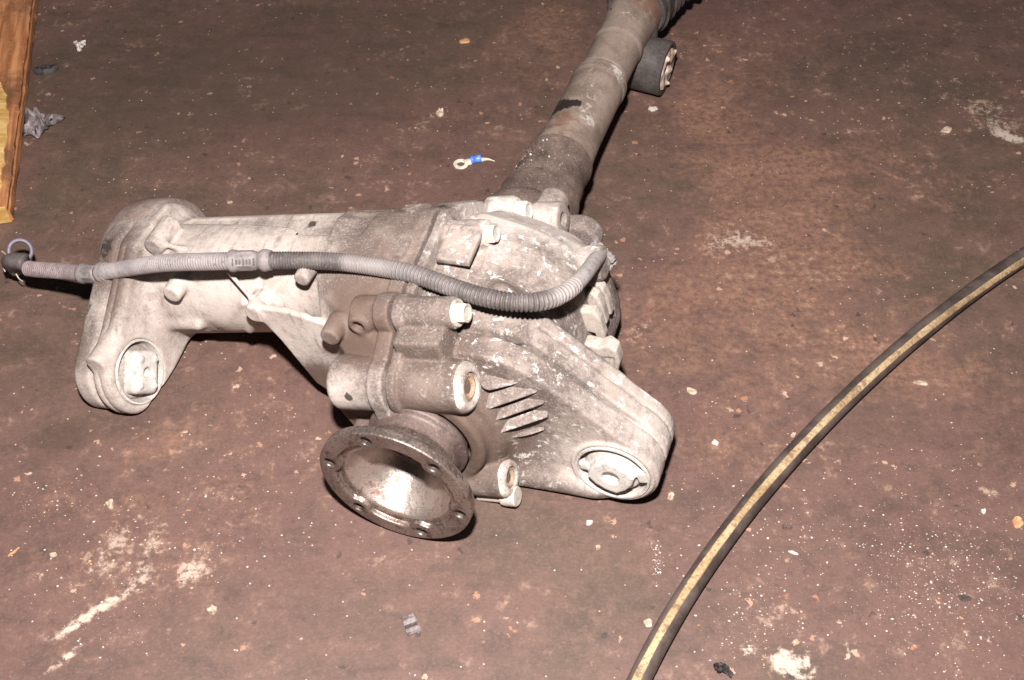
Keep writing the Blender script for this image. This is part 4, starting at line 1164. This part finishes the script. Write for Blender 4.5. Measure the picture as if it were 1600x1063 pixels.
FL = [
    ('paint_flake', 'large cream flake on the floor just right of the mount arm', 'flake', 1082, 613, .0058, .0030, -.6, M_BEIGE, .0014),
    ('paint_flake', 'pale flake between the cream flake and the mount arm end', 'flake', 1117, 692, .0034, .0022, -.8, M_WHITE, .0014),
    ('pebble', 'small beige pebble right below the mount arm tip', 'pebble', 1047, 777, .0032, .0026, 1., M_BEIGE, .003),
    ('pebble', 'round white crumb on the floor below the mount arm', 'pebble', 921, 818, .0026, .0022, .2, M_WHITE, .002),
    ('pebble', 'small cream crumb lying below the round white crumb', 'pebble', 934, 857, .0021, .0015, .5, M_BEIGE, .002),
    ('paper_dot', 'round beige disc touching the left side of the rubber hose', 'disc', 1014, 975, .0034, .0034, .3, M_BEIGE, .0009),
    ('paint_flake', 'oval cream flake just right of the rubber hose', 'flake', 1437, 599, .0052, .0028, -.25, M_BEIGE, .0016),
    ('pebble', 'small cream pebble close to the left side of the hose', 'pebble', 1238, 681, .0024, .0018, .8, M_BEIGE, .0024),
    ('rust_flake', 'orange flake at the right edge of the floor', 'flake', 1590, 818, .0036, .0048, .3, M_ORANGE, .0018),
    ('pebble', 'bright white crumb among the grit below the rubber hose', 'pebble', 1535, 800, .0018, .0017, .3, M_WHITE, .002),
    ('pebble', 'pale cream pebble on bare floor left of the small dark clip', 'pebble', 333, 956, .0038, .0032, .2, M_BEIGE, .0034),
    ('pebble', 'cream lump at the upper left of the chalky stains', 'pebble', 173, 790, .0036, .0030, .2, M_BEIGE, .0036),
    ('paint_flake', 'small oval cream flake near the left edge', 'flake', 84, 868, .0030, .0016, .1, M_BEIGE, .0016),
    ('rust_flake', 'thin red orange splinter near the left edge', 'splinter', 24, 862, .0044, .0009, .9, M_ORANGE, .0012),
    ('rust_flake', 'bright orange rust flake near the top behind the tube', 'flake', 727, 66, .0058, .0036, .2, M_ORANGE, .002),
    ('pebble', 'pinkish beige stone beside the shiny flakes above the ring terminal', 'stone', 688, 178, .0046, .0036, 1.1, M_BEIGE, .004),
    ('paint_flake', 'white crumb right below the far mount bush', 'flake', 1021, 172, .0046, .0030, .3, M_WHITE, .0024),
    ('paint_flake', 'whitish flake on dark floor near the upper right corner', 'flake', 1478, 205, .0056, .0036, .2, M_BEIGE, .0022),
    ('grease_spot', 'dark flat spot of grease among the white grit', 'grease spot', 1508, 935, .0050, .0034, .1, M_GREASE, .0003),
    ('grease_lump', 'black greasy lump beside the upper part of the wooden board', 'grease lump', 72, 111, .0105, .0060, .1, M_DARK, .005),
    ('paint_flake', 'tiny cream shard just right of the hose near the bottom', 'flake', 1240, 865, .0032, .0009, -.3, M_WHITE, .0012),
    ('grit_stone', 'small brown stone near the hose beside a white crumb', 'stone', 1229, 824, .0034, .0019, .1, M_STONE, .002),
]
for i, a in enumerate(FL): flake(*a, seed=40 + i)

# blue ring terminal
def terminal():
    zc = .0016
    A = ground(720, 256, zc); Bp = ground(733, 253, zc); C_ = ground(735, 253, zc); D_ = ground(751, 250, zc); E_ = ground(762, 249, .002); G_ = ground(773, 252, .001)
    B0 = A.copy(); B0[2] = 0
    T = thing('ring_terminal', 'small cable ring terminal with a blue sleeve on the floor behind the differential', 'ring terminal', Matrix.Translation(B0))
    bm = bmesh.new(); n = 28; rows = []
    for k in range(n):
        t = 2 * pi * k / n
        rows.append([bm.verts.new((r * cos(t), r * sin(t), z)) for r, z in ((.0036, .0004), (.0072, .0004), (.0074, .0012), (.0070, .0018), (.0040, .0018), (.0035, .0012))])
    for k in range(n):
        for j in range(6): bm.faces.new((rows[k][j], rows[(k + 1) % n][j], rows[(k + 1) % n][(j + 1) % 6], rows[k][(j + 1) % 6]))
    bm_obj('ring', bm, M_TIN, T, True, 30)
    V, F = sweep(resample(np.array([A + (Bp - A) * .45, Bp, C_ + (D_ - C_) * .1]) - B0, .001)[0], lambda i, s, th: .0032 + .0006 * np.cos(2 * th), 16); mesh_obj('barrel', V, F, M_TIN, T, True)
    V, F = sweep(resample(np.array([C_, D_]) - B0 + np.array([0, 0, .002]), .0008)[0], lambda i, s, th: .0037 + .0003 * sin(s * 900), 20); mesh_obj('sleeve', V, F, M_BLUE, T, True)
    V, F = sweep(resample(catmull([D_ - B0, E_ - B0, G_ - B0], 8), .0008)[0], lambda i, s, th: max(.0006, .0024 - .00013 * i), 12); mesh_obj('wire_end', V, F, M_TIN, T, True)
terminal()
# folded dark metal clip
def clip_():
    c = ground(642, 978); d = ground(656, 972) - ground(630, 982); d /= np.linalg.norm(d); s = np.array([-d[1], d[0], 0])
    T = thing('metal_clip', 'small folded dark grey clip on the floor below the flange', 'clip', Matrix.Translation(c))
    def strip(P, w0, w1, mat, name):
        V = []; F = []
        for i, (a, z) in enumerate(P):
            for q in (-1, 1):
                for dz in (0, .0008): V.append(s * a + d * q * (w0 if i < len(P) / 2 else w1) + np.array([0, 0, z + dz]))
        for i in range(len(P) - 1):
            b = i * 4
            F += [(b + 1, b + 3, b + 7, b + 5), (b, b + 4, b + 6, b + 2), (b, b + 1, b + 5, b + 4), (b + 2, b + 6, b + 7, b + 3)]
        F += [(0, 2, 3, 1), (len(V) - 4, len(V) - 3, len(V) - 1, len(V) - 2)]
        mesh_obj(name, V, F, mat, T, False)
    strip([(.008, .0005), (.0065, .003), (.003, .0042), (-.0005, .0034), (-.001, .001)], .0044, .0048, M_FOIL, 'upper_leaf')
    strip([(-.0025, .001), (-.0035, .0028), (-.006, .0026), (-.007, .0004)], .0052, .0050, M_FOIL, 'lower_leaf')
clip_()
# crumpled scraps
def scrap(name, label, cat, pts, mat, seed, hmax):
    """crumpled sheet: a small grid over an outline given by photo points (px, py, height)"""
    r_ = np.random.default_rng(seed)
    P = [ground(x, y, z) for x, y, z in pts]; c = np.mean(P, 0); c[2] = 0
    n = len(P); V = []; F = []; rings = (1., .8, .55, .28)
    per = 4; tot = n * per
    for s in rings:
        for i in range(n):
            for k in range(per):
                q = P[i] + (P[(i + 1) % n] - P[i]) * k / per
                v = (q - np.array([c[0], c[1], 0])) * np.array([s, s, 1])
                v[2] = max(.0006, v[2] + (r_.uniform(0, hmax) if s < 1 else r_.uniform(0, hmax * .3)))
                V.append(v + np.array([*r_.normal(0, .0006, 2), 0]))
    V.append(np.array([0, 0, hmax * .6]))
    for q in range(3):
        for k in range(tot): F.append((q * tot + k, q * tot + (k + 1) % tot, (q + 1) * tot + (k + 1) % tot, (q + 1) * tot + k))
    for k in range(tot): F.append((3 * tot + k, 3 * tot + (k + 1) % tot, 4 * tot))
    o = mesh_obj(name, V, F, mat, None, True, 25); o.location = (c[0], c[1], 0)
    m = o.modifiers.new('thick', 'SOLIDIFY'); m.thickness = .0004
    return tag(o, label, cat)
scrap('foil_scrap', 'crumpled dark grey plastic scrap beside the wooden board', 'scrap', [(40, 178, .012), (62, 179, .010), (82, 188, .004), (104, 187, .001), (84, 196, .001), (70, 205, .004), (60, 219, .001), (48, 212, .002), (36, 215, .001)], M_FOIL, 5, .012)
scrap('paper_scrap', 'torn white scrap on the dark floor near the upper left', 'scrap', [(114, 66, .001), (124, 70, .002), (136, 64, .002), (135, 70, .001), (129, 75, .002), (126, 82, .001), (119, 81, .001), (120, 73, .002)], M_WHITE, 8, .004)
scrap('grease_scrap', 'small curled dark scrap at the bottom edge left of the white powder', 'scrap', [(1113, 1040, .001), (1122, 1036, .003), (1132, 1040, .003), (1146, 1052, .002), (1142, 1060, .001), (1130, 1050, .003), (1118, 1050, .001)], M_DARK, 12, .004)
